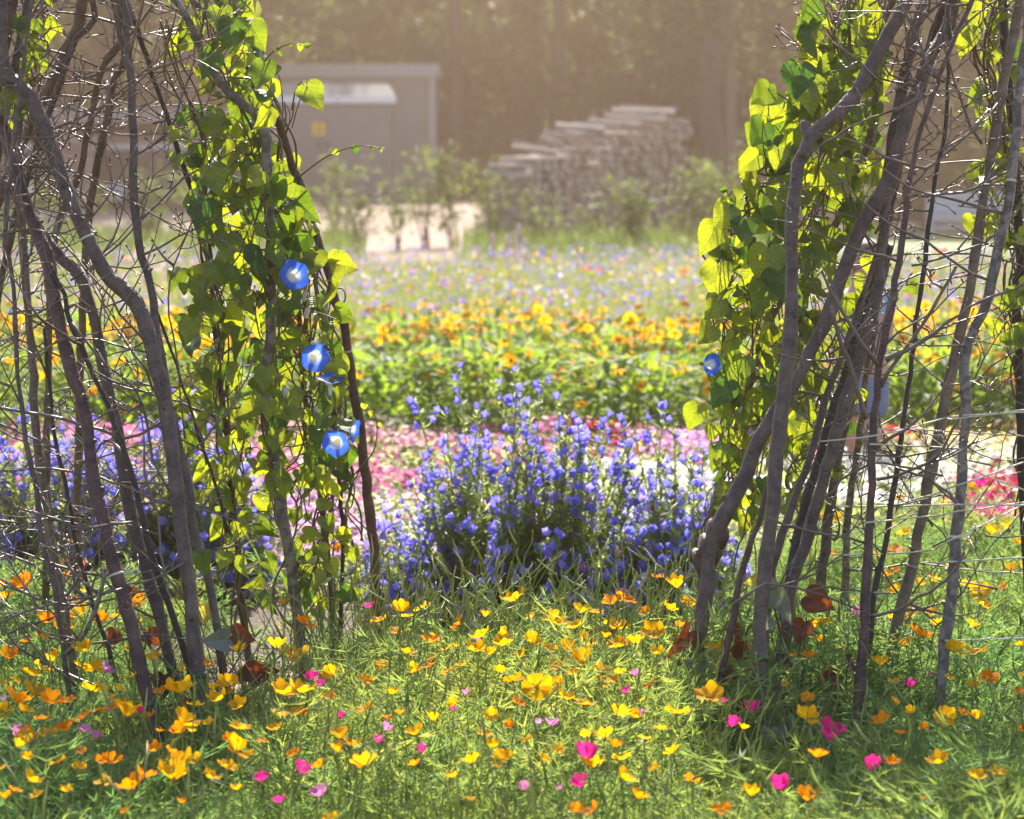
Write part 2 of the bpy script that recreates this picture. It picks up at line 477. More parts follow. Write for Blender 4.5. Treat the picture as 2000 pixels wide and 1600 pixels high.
# ================================================================== the setting
def ground_mat():
    m, nt, out = new_mat('garden_soil')
    tc = N(nt, 'ShaderNodeTexCoord')
    no = N(nt, 'ShaderNodeTexNoise'); no.inputs['Scale'].default_value = 60; no.inputs['Detail'].default_value = 6
    nt.links.new(tc.outputs['Object'], no.inputs['Vector'])
    a = ramp2(nt, no.outputs[0], (0.05, 0.035, 0.025), (0.15, 0.11, 0.08), 0.3, 0.7)
    vo = N(nt, 'ShaderNodeTexVoronoi'); vo.inputs['Scale'].default_value = 90
    nt.links.new(tc.outputs['Object'], vo.inputs['Vector'])
    b = ramp2(nt, vo.outputs['Color'], (0.7, 0.68, 0.66), (1.25, 1.2, 1.15), 0.2, 0.8)
    p = N(nt, 'ShaderNodeBsdfPrincipled'); p.inputs['Roughness'].default_value = 0.9
    nt.links.new(mul(nt, a, b), p.inputs['Base Color'])
    bu = N(nt, 'ShaderNodeBump'); bu.inputs['Strength'].default_value = 0.7; bu.inputs['Distance'].default_value = 0.02
    nt.links.new(vo.outputs['Distance'], bu.inputs['Height']); nt.links.new(bu.outputs[0], p.inputs['Normal'])
    nt.links.new(p.outputs[0], out.inputs['Surface'])
    return m
M['soil'] = ground_mat()
M['gravel'] = solid_mat('pale_gravel', (0.21, 0.145, 0.115), 0.9, c2=(0.32, 0.235, 0.195), scale=30, bump=0.6)
M['pebble'] = leaf_mat('pebbles', (0.2, 0.16, 0.13), (0.5, 0.43, 0.38), (0.2, 0.15, 0.1), (0.2, 0.15, 0.1), 0.0, 0.8)
M['lawn'] = solid_mat('lawn_grass', (0.09, 0.15, 0.035), 0.8, c2=(0.16, 0.22, 0.06), scale=6, bump=0.4)

def sheet(name, xs, ys, dz, mat):
    X, Y = np.meshgrid(xs, ys)
    Z = ground_z(X, Y) + dz
    V = np.stack([X, Y, Z], -1).reshape(-1, 3)
    a, b = len(ys), len(xs)
    i = (np.arange(a - 1)[:, None] * b + np.arange(b - 1)[None]).ravel()
    o = MB().add(V, [np.stack([i, i + 1, i + b + 1, i + b], -1)]).build(name, mat)
    o['kind'] = 'structure'
    return o
sheet('ground', np.linspace(-60, 60, 121), np.linspace(-8, 110, 119), 0, M['soil'])
sheet('gravel_yard', np.linspace(-12, -.55, 30), np.linspace(31, 58, 40), 0.006, M['gravel'])
sheet('lawn', np.linspace(3.0, 14, 20), np.linspace(26, 50, 30), 0.006, M['lawn'])
sheet('gravel_path', np.linspace(-2.6, 0.05, 20), np.linspace(5.05, 6.05, 10), 0.005, M['gravel'])

# ------------------------------------------------------------------ forest behind
LEAF6 = (np.array([(0, 0, 0), (0.28, 0.3, 0.05), (0.2, 0.7, 0.02), (0, 1, -0.06), (-0.2, 0.7, 0.02), (-0.28, 0.3, 0.05)], float),
         [np.array([(0, 1, 2, 3), (0, 3, 4, 5)])], np.array([(0, 0), (.28, .3), (.2, .7), (0, 1), (-.2, .7), (-.28, .3)], float))
LEAFQ = (np.array([(0, 0, 0), (0.27, 0.5, 0.05), (0, 1, -0.04), (-0.27, 0.5, 0.05)], float), [np.array([(0, 1, 2, 3)])], None)
def leaf_cloud(mb, centres, radii, n, size, flat=0.8):
    """n leaves spread through ellipsoidal clumps, denser to the outside"""
    k = rng.integers(0, len(centres), n)
    d = rng.normal(size=(n, 3)); d /= np.linalg.norm(d, axis=1)[:, None]
    r = rng.random(n) ** 0.45
    P = centres[k] + d * r[:, None] * radii[k][:, None] * np.array((1, 1, flat))
    s = size * rng.uniform(0.6, 1.3, n)
    Mx = rots(rng.uniform(0, 6.28, n), rng.normal(-0.5, 0.7, n), rng.uniform(0, 6.28, n), s)
    mb.scatter(LEAFQ, Mx, P)
def tree(name, label, px, Y, height, rad, base, crown_r, nleaf, leaf=0.2, bark='bark_dark', lean=0.0):
    x = (px - 1000) / FPX * Y
    z0 = float(ground_z(x, Y))
    t = thing(name, label, 'tree', (x, Y, z0), 'trees of the wood behind the garden')
    mb = MB()
    P = np.array([(x + lean * k / 9 + rng.normal(0, 0.05), Y + rng.normal(0, 0.05), z0 + height * 0.92 * k / 9) for k in range(10)])
    P[0] = (x, Y, z0 - 0.1)
    rr = rad * np.linspace(1.15, 0.25, 10)
    mb.add(*tube(spline(P, 24), np.interp(np.linspace(0, 1, 24), np.linspace(0, 1, 10), rr), 10, jag=0.03))
    cs, cr = [], []
    for i in range(int(14 + height)):
        h = rng.uniform(base, height)
        q = (h - base) / max(height - base, 0.1)
        reach = crown_r * (0.5 + 0.9 * math.sin(math.pi * min(0.95, q * 0.8 + 0.2)) - 0.4 * q) * rng.uniform(0.5, 1)
        a = rng.uniform(0, 6.28)
        p0 = np.array((np.interp(h, P[:, 2] - z0, P[:, 0]), Y, z0 + h * 0.9))
        p1 = p0 + np.array((math.cos(a) * reach, math.sin(a) * reach, rng.uniform(-0.2, 0.6)))
        mid = (p0 + p1) / 2 + np.array((0, 0, 0.15))
        mb.add(*tube(spline([p0, mid, p1], 7), np.linspace(rad * 0.22, 0.012, 7), 5))
        for f in (0.45, 0.75, 1.0):
            cs.append(p0 + (p1 - p0) * f + rng.normal(0, 0.2, 3)); cr.append(rng.uniform(0.45, 0.95))
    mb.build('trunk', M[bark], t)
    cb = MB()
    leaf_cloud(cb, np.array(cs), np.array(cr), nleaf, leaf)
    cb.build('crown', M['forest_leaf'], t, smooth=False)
    return t
T_ = [  # px, distance, height, trunk radius, crown base, crown radius, leaves
    ('dark forest tree rising behind the left dark shed', 60, 55, 20, 0.28, 2.6, 4.0, 15000),  # left trees made tall and dense to shade the air before them
    ('forest tree rising behind the dark shed, beside the grey panelled shed', 380, 55, 20, 0.25, 2.6, 3.6, 14000),
    ('tall forest tree added for shade behind the middle of the dark shed', 215, 58, 21, 0.26, 2.2, 3.8, 14000),  # added to thicken the shade on the left
    ('bushy forest tree standing behind the grey cabinet', 640, 63, 14, 0.24, 2.6, 3.0, 9000),
    ('forest tree behind the right edge of the grey panelled shed', 890, 61, 9, 0.2, 1.0, 2.4, 8000),
    ('forest tree standing behind the left end of the log stack', 1090, 63, 8.5, 0.2, 1.3, 2.2, 7000),
    ('forest tree standing straight behind the tall end of the log stack', 1270, 66, 9, 0.22, 2.0, 2.4, 7000),
    ('tall tree with broad bare straight trunk right of the log stack', 1388, 53, 12, 0.22, 3.9, 2.4, 7000),
    ('tall tree with slim pale trunk right of the broad bare trunk', 1428, 50, 11, 0.1, 3.7, 1.8, 4000),
    ('forest tree behind the leafy right-hand vine', 1580, 58, 18, 0.24, 2.4, 3.6, 13000),  # right trees also made tall, leaving the sun gap in the middle
    ('forest tree behind the pale bench', 1800, 60, 19, 0.25, 2.0, 3.6, 13000),
    ('forest tree at the far right behind the pale bench', 2010, 57, 19, 0.23, 2.0, 3.6, 13000),
]
for i, (lab, px, Y, h, rad, base, cr, nl) in enumerate(T_):
    tree('forest_tree', lab, px, Y, h, rad, base, cr, nl, 0.22, 'bark_tan' if i == 8 else 'bark')
# understorey and the wood farther back read as one dark mass
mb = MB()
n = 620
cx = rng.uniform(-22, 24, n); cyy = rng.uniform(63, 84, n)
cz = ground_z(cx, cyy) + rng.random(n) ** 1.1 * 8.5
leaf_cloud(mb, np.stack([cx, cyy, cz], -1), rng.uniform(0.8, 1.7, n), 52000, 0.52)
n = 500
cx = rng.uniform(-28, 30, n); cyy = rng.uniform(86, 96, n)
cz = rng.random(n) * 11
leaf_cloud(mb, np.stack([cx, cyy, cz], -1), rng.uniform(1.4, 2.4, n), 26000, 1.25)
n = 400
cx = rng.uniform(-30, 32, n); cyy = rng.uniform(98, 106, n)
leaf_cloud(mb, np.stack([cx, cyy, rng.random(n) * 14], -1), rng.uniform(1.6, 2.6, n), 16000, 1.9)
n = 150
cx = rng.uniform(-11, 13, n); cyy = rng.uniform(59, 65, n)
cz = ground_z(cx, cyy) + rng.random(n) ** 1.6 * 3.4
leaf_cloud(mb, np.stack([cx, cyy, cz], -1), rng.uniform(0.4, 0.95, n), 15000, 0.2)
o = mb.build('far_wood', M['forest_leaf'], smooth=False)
tag(o, 'dark mass of woodland foliage closing the view behind the garden', 'woodland', kind='stuff')
mb = MB()
for i in range(26):
    x, y = rng.uniform(-14, 16), rng.uniform(64, 82)
    mb.add(*tube([(x, y, -0.2), (x + rng.normal(0, 0.1), y, 4), (x + rng.normal(0, 0.2), y, 9)], [0.2, 0.16, 0.1], 8))
tag(mb.build('far_trunks', M['bark_dark']), 'dark far trunks standing within the woodland', 'woodland', kind='stuff')

# ------------------------------------------------------------------ buildings and things at the back
M['shed_grey'] = solid_mat('grey_panel', (0.26, 0.255, 0.25), 0.7, noise=0.12, scale=1.5)
M['shed_trim'] = solid_mat('pale_trim', (0.42, 0.42, 0.43), 0.6, noise=0.08)
M['cabinet'] = solid_mat('cabinet_paint', (0.17, 0.175, 0.175), 0.55, noise=0.06, scale=2)
M['cabinet_roof'] = solid_mat('cabinet_roof', (0.3, 0.3, 0.29), 0.6, noise=0.1)
M['white_trim'] = solid_mat('white_trim', (0.75, 0.76, 0.8), 0.4)
M['sign_yellow'] = solid_mat('sign_yellow', (0.75, 0.5, 0.03), 0.5)
M['black'] = solid_mat('black_paint', (0.02, 0.02, 0.022), 0.5)
M['dark_board'] = solid_mat('dark_boards', (0.055, 0.042, 0.04), 0.7, noise=0.3, scale=6, stretch=(1, 1, 8))
M['fascia'] = solid_mat('grey_fascia', (0.24, 0.21, 0.2), 0.7, noise=0.1)
M['navy'] = solid_mat('navy_paint', (0.024, 0.028, 0.05), 0.35, noise=0.15, scale=2)
M['rail'] = solid_mat('pale_rail', (0.6, 0.62, 0.75), 0.35)
M['brick'] = leaf_mat('brick_face', (0.16, 0.09, 0.075), (0.28, 0.16, 0.13), (0.2, 0.1, 0.1), (0.2, 0.1, 0.1), 0.0, 0.85, 'object')
M['mortar'] = solid_mat('mortar', (0.3, 0.26, 0.24), 0.9, noise=0.1)
M['bench'] = solid_mat('pale_bench_paint', (0.5, 0.51, 0.56), 0.45, noise=0.08, scale=10)

def gz(x, y):
    return float(ground_z(x, y))
def bx(mb, a, **k):
    V, F = box(*a)
    mb.add(V, F, **k)
def part(name, mat, parent, boxes):
    mb = MB()
    for b in boxes:
        bx(mb, b)
    return mb.build(name, mat, parent, smooth=False)

# grey panelled shed
Y = 57.0
a, b = at(470, 125, Y), at(850, 125, Y)
zb = gz(a[0], Y)
sh = thing('panel_shed', 'grey flat-roofed shed of large panels behind the cabinet', 'shed', ((a[0] + b[0]) / 2, Y, zb))
nP = 5
pw = (b[0] - a[0] - 0.16) / nP
for i in range(nP):
    x0 = a[0] + 0.02 + i * pw
    if i == 3:
        part('panel', M['shed_grey'], sh, [(x0 + .01, x0 + pw - .01, Y, Y + 0.05, zb + 2.02, b[2] - 0.27)])
        d = part('door', M['dark_board'], sh, [(x0 + .02, x0 + pw - .02, Y + 0.02, Y + 0.06, zb, zb + 2.0)])
        part('handle', M['shed_trim'], d, [(x0 + pw - .14, x0 + pw - .1, Y - 0.02, Y + 0.02, zb + 0.95, zb + 1.1)])
    else:
        part('panel', M['shed_grey'], sh, [(x0 + .01, x0 + pw - .01, Y, Y + 0.05, zb, b[2] - 0.27)])
part('roof', M['shed_trim'], sh, [(a[0] - 0.1, b[0] + 0.06, Y - 0.12, Y + 3.2, b[2] - 0.26, b[2])])
part('corner_post', M['shed_trim'], sh, [(b[0] - 0.13, b[0], Y - 0.05, Y + 0.08, zb, b[2] - 0.262)])
part('side_wall', M['shed_grey'], sh, [(b[0] - 0.12, b[0] - 0.02, Y + 0.1, Y + 3.0, zb, b[2] - 0.262)])
part('side_wall', M['shed_grey'], sh, [(a[0], a[0] + .1, Y + 0.1, Y + 3.0, zb, b[2] - 0.262)])
part('back_wall', M['shed_grey'], sh, [(a[0] + .11, b[0] - .13, Y + 2.9, Y + 3.0, zb, b[2] - 0.262)])

# transformer cabinet
Y = 52.0
a, b = at(497, 194, Y), at(766, 194, Y)
rt = at(600, 164, Y)[2]
zb = gz(a[0], Y)
cb_ = thing('transformer_cabinet', 'grey steel electricity cabinet with yellow warning plate and white roof trim', 'cabinet', ((a[0] + b[0]) / 2, Y, zb))
xm = (a[0] + b[0]) / 2
part('plinth', M['mortar'], cb_, [(a[0] - .03, b[0] + .03, Y - .03, Y + 1.5, zb - .1, zb + 0.12)])
part('body', M['cabinet'], cb_, [(a[0], b[0], Y + .03, Y + 1.45, zb + 0.122, b[2] - 0.03)])
for x0, x1 in ((a[0] + .04, xm - .01), (xm + .01, b[0] - .04)):
    d = part('door', M['cabinet'], cb_, [(x0, x1, Y, Y + 0.028, zb + 0.18, b[2] - 0.1)])
    hx = x1 - .08 if x1 < xm else x0 + .05
    part('handle', M['black'], d, [(hx, hx + .03, Y - .03, Y - .001, zb + 1.0, zb + 1.14)])
mbr = MB()
V = [(a[0] - .04, Y - .06, b[2]), (b[0] + .05, Y - .06, b[2]), (b[0] + .05, Y + 1.55, b[2]), (a[0] - .04, Y + 1.55, b[2]),
     (a[0] + .1, Y + .3, rt), (b[0] - .1, Y + .3, rt), (b[0] - .1, Y + 1.2, rt), (a[0] + .1, Y + 1.2, rt)]
mbr.add(V, [(0, 3, 2, 1), (4, 5, 6, 7), (0, 1, 5, 4), (1, 2, 6, 5), (2, 3, 7, 6), (3, 0, 4, 7)])
rf = mbr.build('roof', M['cabinet_roof'], cb_, smooth=False)
part('roof_trim', M['white_trim'], rf, [(a[0] - .07, xm + .25, Y - .09, Y - .062, b[2] - .07, b[2] + .05), (xm + .27, b[0] + .07, Y - .09, Y - .062, b[2] - .07, b[2] + .05)])
s0, s1 = at(611, 240, Y), at(635, 264, Y)
sg = part('warning_plate', M['sign_yellow'], cb_, [(s0[0], s1[0], Y - .012, Y - .002, s1[2], s0[2])])
mbs = MB()
cx_, cz_ = (s0[0] + s1[0]) / 2, (s0[2] + s1[2]) / 2
def tri_frame(mb, r0, r1, y):
    P0 = [(cx_ + r0 * math.sin(t), y, cz_ - .01 + r0 * math.cos(t)) for t in (0, 2.094, 4.189)]
    P1 = [(cx_ + r1 * math.sin(t), y, cz_ - .01 + r1 * math.cos(t)) for t in (0, 2.094, 4.189)]
    mb.add(P0 + P1, [(i, (i + 1) % 3, 3 + (i + 1) % 3, 3 + i) for i in range(3)])
tri_frame(mbs, 0.095, 0.072, Y - .016)
mbs.add([(cx_ + .005, Y - .016, cz_ + .035), (cx_ - .018, Y - .016, cz_ - .008), (cx_ - .002, Y - .016, cz_ - .004), (cx_ - .006, Y - .016, cz_ - .045), (cx_ + .02, Y - .016, cz_ + .006), (cx_ + .003, Y - .016, cz_ + .004)],
        [(0, 1, 2, 5), (5, 2, 3, 4)])
mbs.build('lightning_mark', M['black'], sg, smooth=False)

# dark open shed on the left, brick pier and trailer in it
Y = 47.0
xl, xr = at(-260, 0, Y)[0], at(455, 0, Y)[0]
zt, zf = at(0, 212, Y)[2], at(0, 240, Y)[2]
zb = gz(xl, Y)
ds = thing('open_shed', 'dark timber shed with open front and grey fascia at far left', 'shed', ((xl + xr) / 2, Y, zb))
part('fascia', M['fascia'], ds, [(xl - .1, xr + .1, Y - .06, Y, zf, zt)])
rfm = MB()
rfm.add([(xl - .1, Y + .002, zt - .002), (xr + .1, Y + .002, zt - .002), (xr + .1, Y + 4.6, zt - .35), (xl - .1, Y + 4.6, zt - .35),
         (xl - .1, Y + .002, zt - .14), (xr + .1, Y + .002, zt - .14), (xr + .1, Y + 4.6, zt - .49), (xl - .1, Y + 4.6, zt - .49)],
        [(0, 1, 2, 3), (7, 6, 5, 4), (0, 4, 5, 1), (1, 5, 6, 2), (2, 6, 7, 3), (3, 7, 4, 0)])
rfm.build('roof', M['dark_board'], ds, smooth=False)
nb = 22
for i in range(nb):
    x0 = xl + (xr - xl) * i / nb
    part('board', M['dark_board'], ds, [(x0 + .006, x0 + (xr - xl) / nb - .006, Y + 4.2 + .012 * (i % 2), Y + 4.23 + .012 * (i % 2), zb, zt - .5)])
for x in (xl + .05, (xl * 0.45 + xr * 0.55), xr - .15):
    part('post', M['dark_board'], ds, [(x, x + .12, Y + .01, Y + .13, zb, zf + .01)])
# brick pier
Y = 46.4
a, b = at(104, 268, Y), at(176, 268, Y)
zb = gz(a[0], Y)
bp = thing('brick_pier', 'pinkish brick pier standing in front of the dark shed', 'brick pier', ((a[0] + b[0]) / 2, Y, zb))
part('core', M['mortar'], bp, [(a[0] + .012, b[0] - .012, Y + .012, Y + .5, zb - .1, a[2] - .05)])
br = MB(); V, F = bevel_box(-.098, .098, -.05, .05, 0, .062, .006); br.add(V, F)
brm = br.mesh('brick', M['brick'], False)
rows = int((a[2] - .05 - zb) / .074)
for r in range(rows):
    off = 0.104 * (r % 2)
    x = a[0] + .1 - off
    while x < b[0] - .02:
        xx = min(max(x, a[0] + .1), b[0] - .1)
        o = link('brick', brm, bp)
        o.location = (xx - bp.location.x, Y + .05 - bp.location.y + rng.uniform(-.004, .004), .012 + r * .074)
        x += 0.208
part('cap', M['mortar'], bp, [(a[0] - .05, b[0] + .05, Y - .05, Y + .56, a[2] - .05, a[2] + .02)])
# trailer
Y = 48.2
for k, (p0, p1, lab) in enumerate(((-70, 92, 'navy box trailer with pale top rail left of the brick pier'), (186, 440, 'long navy box trailer with pale top rail right of the brick pier'))):
    a, b = at(p0, 284, Y), at(p1, 284, Y)
    zb = gz(a[0], Y)
    tr = thing('box_trailer', lab, 'trailer', ((a[0] + b[0]) / 2, Y, zb), 'box trailers parked in the dark shed')
    V, F = bevel_box(a[0], b[0], Y, Y + 1.5, zb + .35, a[2] - .04, .03)
    mbt = MB(); mbt.add(V, F); mbt.build('body', M['navy'], tr, smooth=False)
    part('top_rail', M['rail'], tr, [(a[0] - .02, b[0] + .02, Y - .025, Y - .001, a[2] - .075, a[2] + .035)])
    if k == 1:
        part('lid', M['fascia'], tr, [(a[0] - .03, b[0] + .03, Y - .04, Y + 1.54, a[2] + .04, a[2] + .16)])
    for x in (a[0] + .35, b[0] - .35):
        aa = np.linspace(0, 2 * math.pi, 17)[:-1]
        mw = MB()
        V = [(x + .3 * math.cos(t), Y + dy, zb + .3 + .3 * math.sin(t)) for dy in (-.08, .12) for t in aa]
        mw.add(V, [tuple(range(15, -1, -1)), tuple(range(16, 32))] + [(i, (i + 1) % 16, 16 + (i + 1) % 16, 16 + i) for i in range(16)])
        wh = mw.build('wheel', M['black'], tr, smooth=False)
        mw = MB()
        V = [(x + .17 * math.cos(t), Y - .085, zb + .3 + .17 * math.sin(t)) for t in aa]
        mw.add(V, [tuple(range(15, -1, -1))]); mw.build('rim', M['rail'], wh, smooth=False)
# stone ball / pale bin in front of the pier
# ------------------------------------------------------------------ stack of split logs
M['log_bark'] = solid_mat('log_bark', (0.12, 0.09, 0.075), 0.9, c2=(0.5, 0.42, 0.37), scale=18, stretch=(1, 0.25, 1), bump=0.5)
M['log_end'] = solid_mat('sawn_wood', (0.36, 0.28, 0.22), 0.85, c2=(0.55, 0.45, 0.38), scale=30)
pile = thing('log_stack', 'long stack of pale split logs climbing towards the wood', 'log stack', tuple(at(1140, 470, 37.5)))
pile.location.z = gz(pile.location.x, 37.5)
def log_mesh(k, L, r):
    n = 9
    ang = np.sort((np.arange(n) + rng.uniform(-.25, .25, n)) * 2 * math.pi / n)
    rr = r * rng.uniform(0.8, 1.1, n)
    if k % 2:                                   # split: one side cut flat
        c = np.cos(ang - rng.uniform(0, 6))
        rr = np.where(c > 0.25, r * 0.3 / np.maximum(c, .25), rr)
    ring = np.stack([rr * np.cos(ang), np.zeros(n), rr * np.sin(ang)], -1)
    V = np.vstack([ring + (0, -L / 2, 0), ring * (1.03, 1, 0.97) + (0, L / 2, 0)])
    m = MB()
    m.add(V, [(i, (i + 1) % n, n + (i + 1) % n, n + i) for i in range(n)], 0)
    m.add(V, [tuple(range(n - 1, -1, -1)), tuple(range(n, 2 * n))], 1)
    return m.mesh('log', [M['log_bark'], M['log_end']], False)
logs = [log_mesh(k, 0.5, 0.062) for k in range(8)]
A, B = at(985, 470, 35.3), at(1318, 440, 41.5)
ln = math.hypot(B[0] - A[0], B[1] - A[1])
u = np.array(((B[0] - A[0]) / ln, (B[1] - A[1]) / ln))
yaw = math.atan2(u[1], u[0])
def pile_h(t):                                # stepped height along the stack
    return np.interp(t, [0, .12, .13, .33, .34, .55, .56, .74, .75, 1], [.95, 1.05, 1.1, 1.2, 1.26, 1.38, 1.42, 1.52, 1.6, 1.72])
cnt = 0
r = 0
while True:
    z = 0.06 + r * 0.1
    if z > 1.8:
        break
    t = 0.06 + 0.07 * (r % 2)
    while t < ln - 0.05:
        if z < pile_h(t / ln) + rng.uniform(-.06, .06):
            o = link('log', logs[rng.integers(0, 8)], pile)
            p = A[:2] + u * t
            o.location = (p[0] - pile.location.x, p[1] - pile.location.y, gz(*p) + z - pile.location.z + rng.uniform(-.012, .012))
            o.rotation_euler = (rng.normal(0, .04), rng.uniform(0, 6.28), yaw + rng.normal(0, .06))
            s = rng.uniform(.7, 1.2)
            o.scale = (s, rng.uniform(.8, 1.25), s * rng.uniform(.8, 1.1))
            cnt += 1
        t += rng.uniform(0.13, 0.2) * (1 if t < 1.5 else 2.6)
    r += 1
# long billets laid across the top
for i, (p0, q0, p1, q1, dd) in enumerate([(1000, 288, 1085, 300, 35.3), (1003, 276, 1072, 290, 35.6), (1056, 270, 1100, 285, 36.2), (1062, 260, 1130, 268, 36.7), (1085, 248, 1180, 256, 37.4),
                              (1120, 244, 1210, 250, 38.2), (1150, 238, 1250, 248, 38.8), (1182, 228, 1300, 238, 39.8), (1195, 218, 1318, 222, 40.5), (1212, 208, 1322, 214, 41.0), (1105, 262, 1160, 268, 37.2)]):
    a, b = at(p0, q0, dd), at(p1, q1, dd + rng.uniform(-.15, .15))
    o = link('log', logs[i % 8], pile)
    m = (a + b) / 2
    o.location = Vector(m) - pile.location
    d = b - a
    o.rotation_euler = (math.atan2(d[2], math.hypot(d[0], d[1])), 0, math.atan2(d[1], d[0]) - math.pi / 2)
    s = rng.uniform(.7, 1.05)
    o.scale = (s, np.linalg.norm(d) / .5, s)

# ------------------------------------------------------------------ bench
Y = 46.0
a, b = at(1818, 376, Y), at(1925, 376, Y)
zb = gz(a[0], Y)
bn = thing('garden_bench', 'pale grey slatted garden bench on the lawn by the wood', 'bench', ((a[0] + b[0]) / 2, Y, zb))
zs = at(0, 430, Y)[2]
x0, x1 = a[0], b[0] + .35
zs = max(zs, zb + .36)
zt = a[2]
for i in range(4):
    part('back_slat', M['bench'], bn, [(x0 + .01, x1 - .01, Y + .44, Y + .47, zt - .1 - i * .105, zt - .012 - i * .105)])
for i in range(4):
    part('seat_slat', M['bench'], bn, [(x0 - .02, x1 + .02, Y + .0 + i * .105, Y + .09 + i * .105, zs - .035, zs)])
part('front_rail', M['bench'], bn, [(x0 + .07, x1 - .07, Y + .01, Y + .035, zs - .12, zs - .037)])
for x in (x0, (x0 + x1) / 2 - .03, x1 - .06):
    part('leg', M['bench'], bn, [(x, x + .06, Y + .01, Y + .07, zb, zs - .037)])
    part('back_post', M['bench'], bn, [(x, x + .06, Y + .475, Y + .53, zb, zt + .01)])
part('stretcher', M['bench'], bn, [(x0 + .062, x1 - .062, Y + .03, Y + .05, zb + .12, zb + .17)])

# ------------------------------------------------------------------ shrubs and saplings before the wood
def shrub(name, label, px, Y, h, wid, nleaf, nst=5, leaf=0.07, mat='shrub_leaf', up=1.0):
    x = (px - 1000) / FPX * Y
    z0 = gz(x, Y)
    t = thing(name, label, 'shrub', (x, Y, z0), 'shrubs and saplings before the wood')
    mb, cs, cr = MB(), [], []
    for i in range(nst):
        a = rng.uniform(0, 6.28)
        rr = wid * rng.uniform(.2, 1)
        tip = np.array((x + math.cos(a) * rr, Y + math.sin(a) * rr, z0 + h * rng.uniform(.7, 1)))
        b0 = np.array((x + rng.normal(0, .06), Y + rng.normal(0, .06), z0 - .03))
        mid = b0 * .55 + tip * .45 + np.array((rng.normal(0, .05), 0, .1 * h))
        S = spline([b0, mid, tip], 10)
        mb.add(*tube(S, np.linspace(.014, .003, 10), 5))
        for k in range(3, 10):
            cs.append(S[k] + rng.normal(0, .05, 3)); cr.append(rng.uniform(.05, .17) * (1.3 - .07 * k))
            if k % 2:
                e = S[k] + np.array((rng.normal(0, .16), rng.normal(0, .16), rng.uniform(0, .14)))
                mb.add(*tube([S[k], (S[k] + e) / 2 + (0, 0, .02), e], [.004, .003, .002], 4))
                cs.append(e); cr.append(rng.uniform(.07, .15))
    mb.build('stem', M['bark_dark'], t)
    cb = MB()
    leaf_cloud(cb, np.array(cs), np.array(cr), int(nleaf * .62), leaf)
    cb.build('foliage', M[mat], t, smooth=False)
for lab, px, Y, h, wd, nl, ns in [
    ('leafy young shrub in front of the left half of the cabinet', 560, 36, 1.0, .35, 700, 6),
    ('loose shrub in front of the warning plate side of the cabinet', 660, 37, 1.15, .5, 1000, 7),
    ('tall thin sapling right of the cabinet on the pale gravel', 830, 35, 1.3, .35, 800, 5),
    ('slim sapling in the middle of the pale gravel', 775, 34, 0.95, .3, 500, 4),
    ('sapling at the right edge of the pale gravel', 880, 35, 1.1, .35, 700, 4),
    ('low dark shrub at the left edge of the pale gravel', 690, 33, .75, .35, 800, 7),
    ('upright sapling at the left end of the log stack', 965, 33.5, 1.1, .25, 800, 5),
    ('shrub in front of the low end of the log stack', 1060, 33.5, .7, .45, 600, 6),
    ('bright rounded shrub in front of the middle of the log stack', 1235, 32, .85, .3, 1300, 9),
    ('thin shrub between the log stack and the bright rounded shrub', 1150, 34, .6, .35, 350, 5),
    ('dull green shrub in front of the tall end of the log stack', 1345, 34, 1.1, .4, 1000, 8),
    ('shrub under the broad bare trunk right of the log stack', 1430, 36, 1.2, .45, 1200, 7),
    ('shrub behind the lower left edge of the right-hand vine', 1500, 34, .9, .4, 900, 7),
    ('shrub behind the poles left of the bench', 1690, 38, 1.5, .6, 1500, 8),
    ('green shrub behind the left end of the bench', 1800, 49, 1.9, .7, 1800, 9),
    ('low shrub in front of the brick pier', 140, 35, .8, .5, 900, 7),
    ('low shrub in front of the long navy trailer', 290, 34, .9, .5, 900, 7),
    ('low shrub at the right end of the long navy trailer', 410, 35, .9, .5, 900, 7),
    ('low shrub in front of the left navy trailer', 30, 34, .8, .5, 900, 7),
]:
    shrub('young_shrub', lab, px, Y, h, wd, nl, ns)

# ================================================================== the meadow
def blades(n, w0, h0, bend):
    """one grass blade of three quads, tip pointed"""
    V, F = [], []
    for k in range(4):
        t = k / 3
        w = w0 * (1 - t) + .0002
        V += [(-w, bend * t * t, h0 * t), (w, bend * t * t, h0 * t)]
    F = [np.array([(2 * k, 2 * k + 1, 2 * k + 3, 2 * k + 2) for k in range(3)])]
    return (np.array(V), F, None)
def disc_flower(np_, r, droop, w=0.7):
    V, F = [(0, 0, 0.0)], []
    for k in range(np_):
        a = 2 * math.pi * k / np_
        d = math.pi / np_ * w
        i = len(V)
        V += [(r * .7 * math.cos(a - d), r * .7 * math.sin(a - d), -droop * .5), (r * math.cos(a), r * math.sin(a), -droop), (r * .7 * math.cos(a + d), r * .7 * math.sin(a + d), -droop * .5)]
        F.append((0, i, i + 1, i + 2))
    return (np.array(V), [np.array(F)], None)
def in_view(n, y0, y1, margin=1.18, right=1.0, left=1.0):
    y = np.sqrt(rng.uniform(y0 * y0, y1 * y1, n))
    h = y * 1000 / FPX * margin
    x = rng.uniform(-h * left, h * right)
    # the planting goes on, a little thinner, for another half metre beyond the picture's sides
    k = int(n * .55 * 2 * .6 / (2 * h.mean()))
    y2 = rng.uniform(y0, y1, k)
    x2 = (y2 * 1000 / FPX * margin + rng.uniform(0, .6, k)) * rng.choice((-1, 1), k)
    q = rng.permutation(n + k)
    return np.concatenate([x, x2])[q], np.concatenate([y, y2])[q]

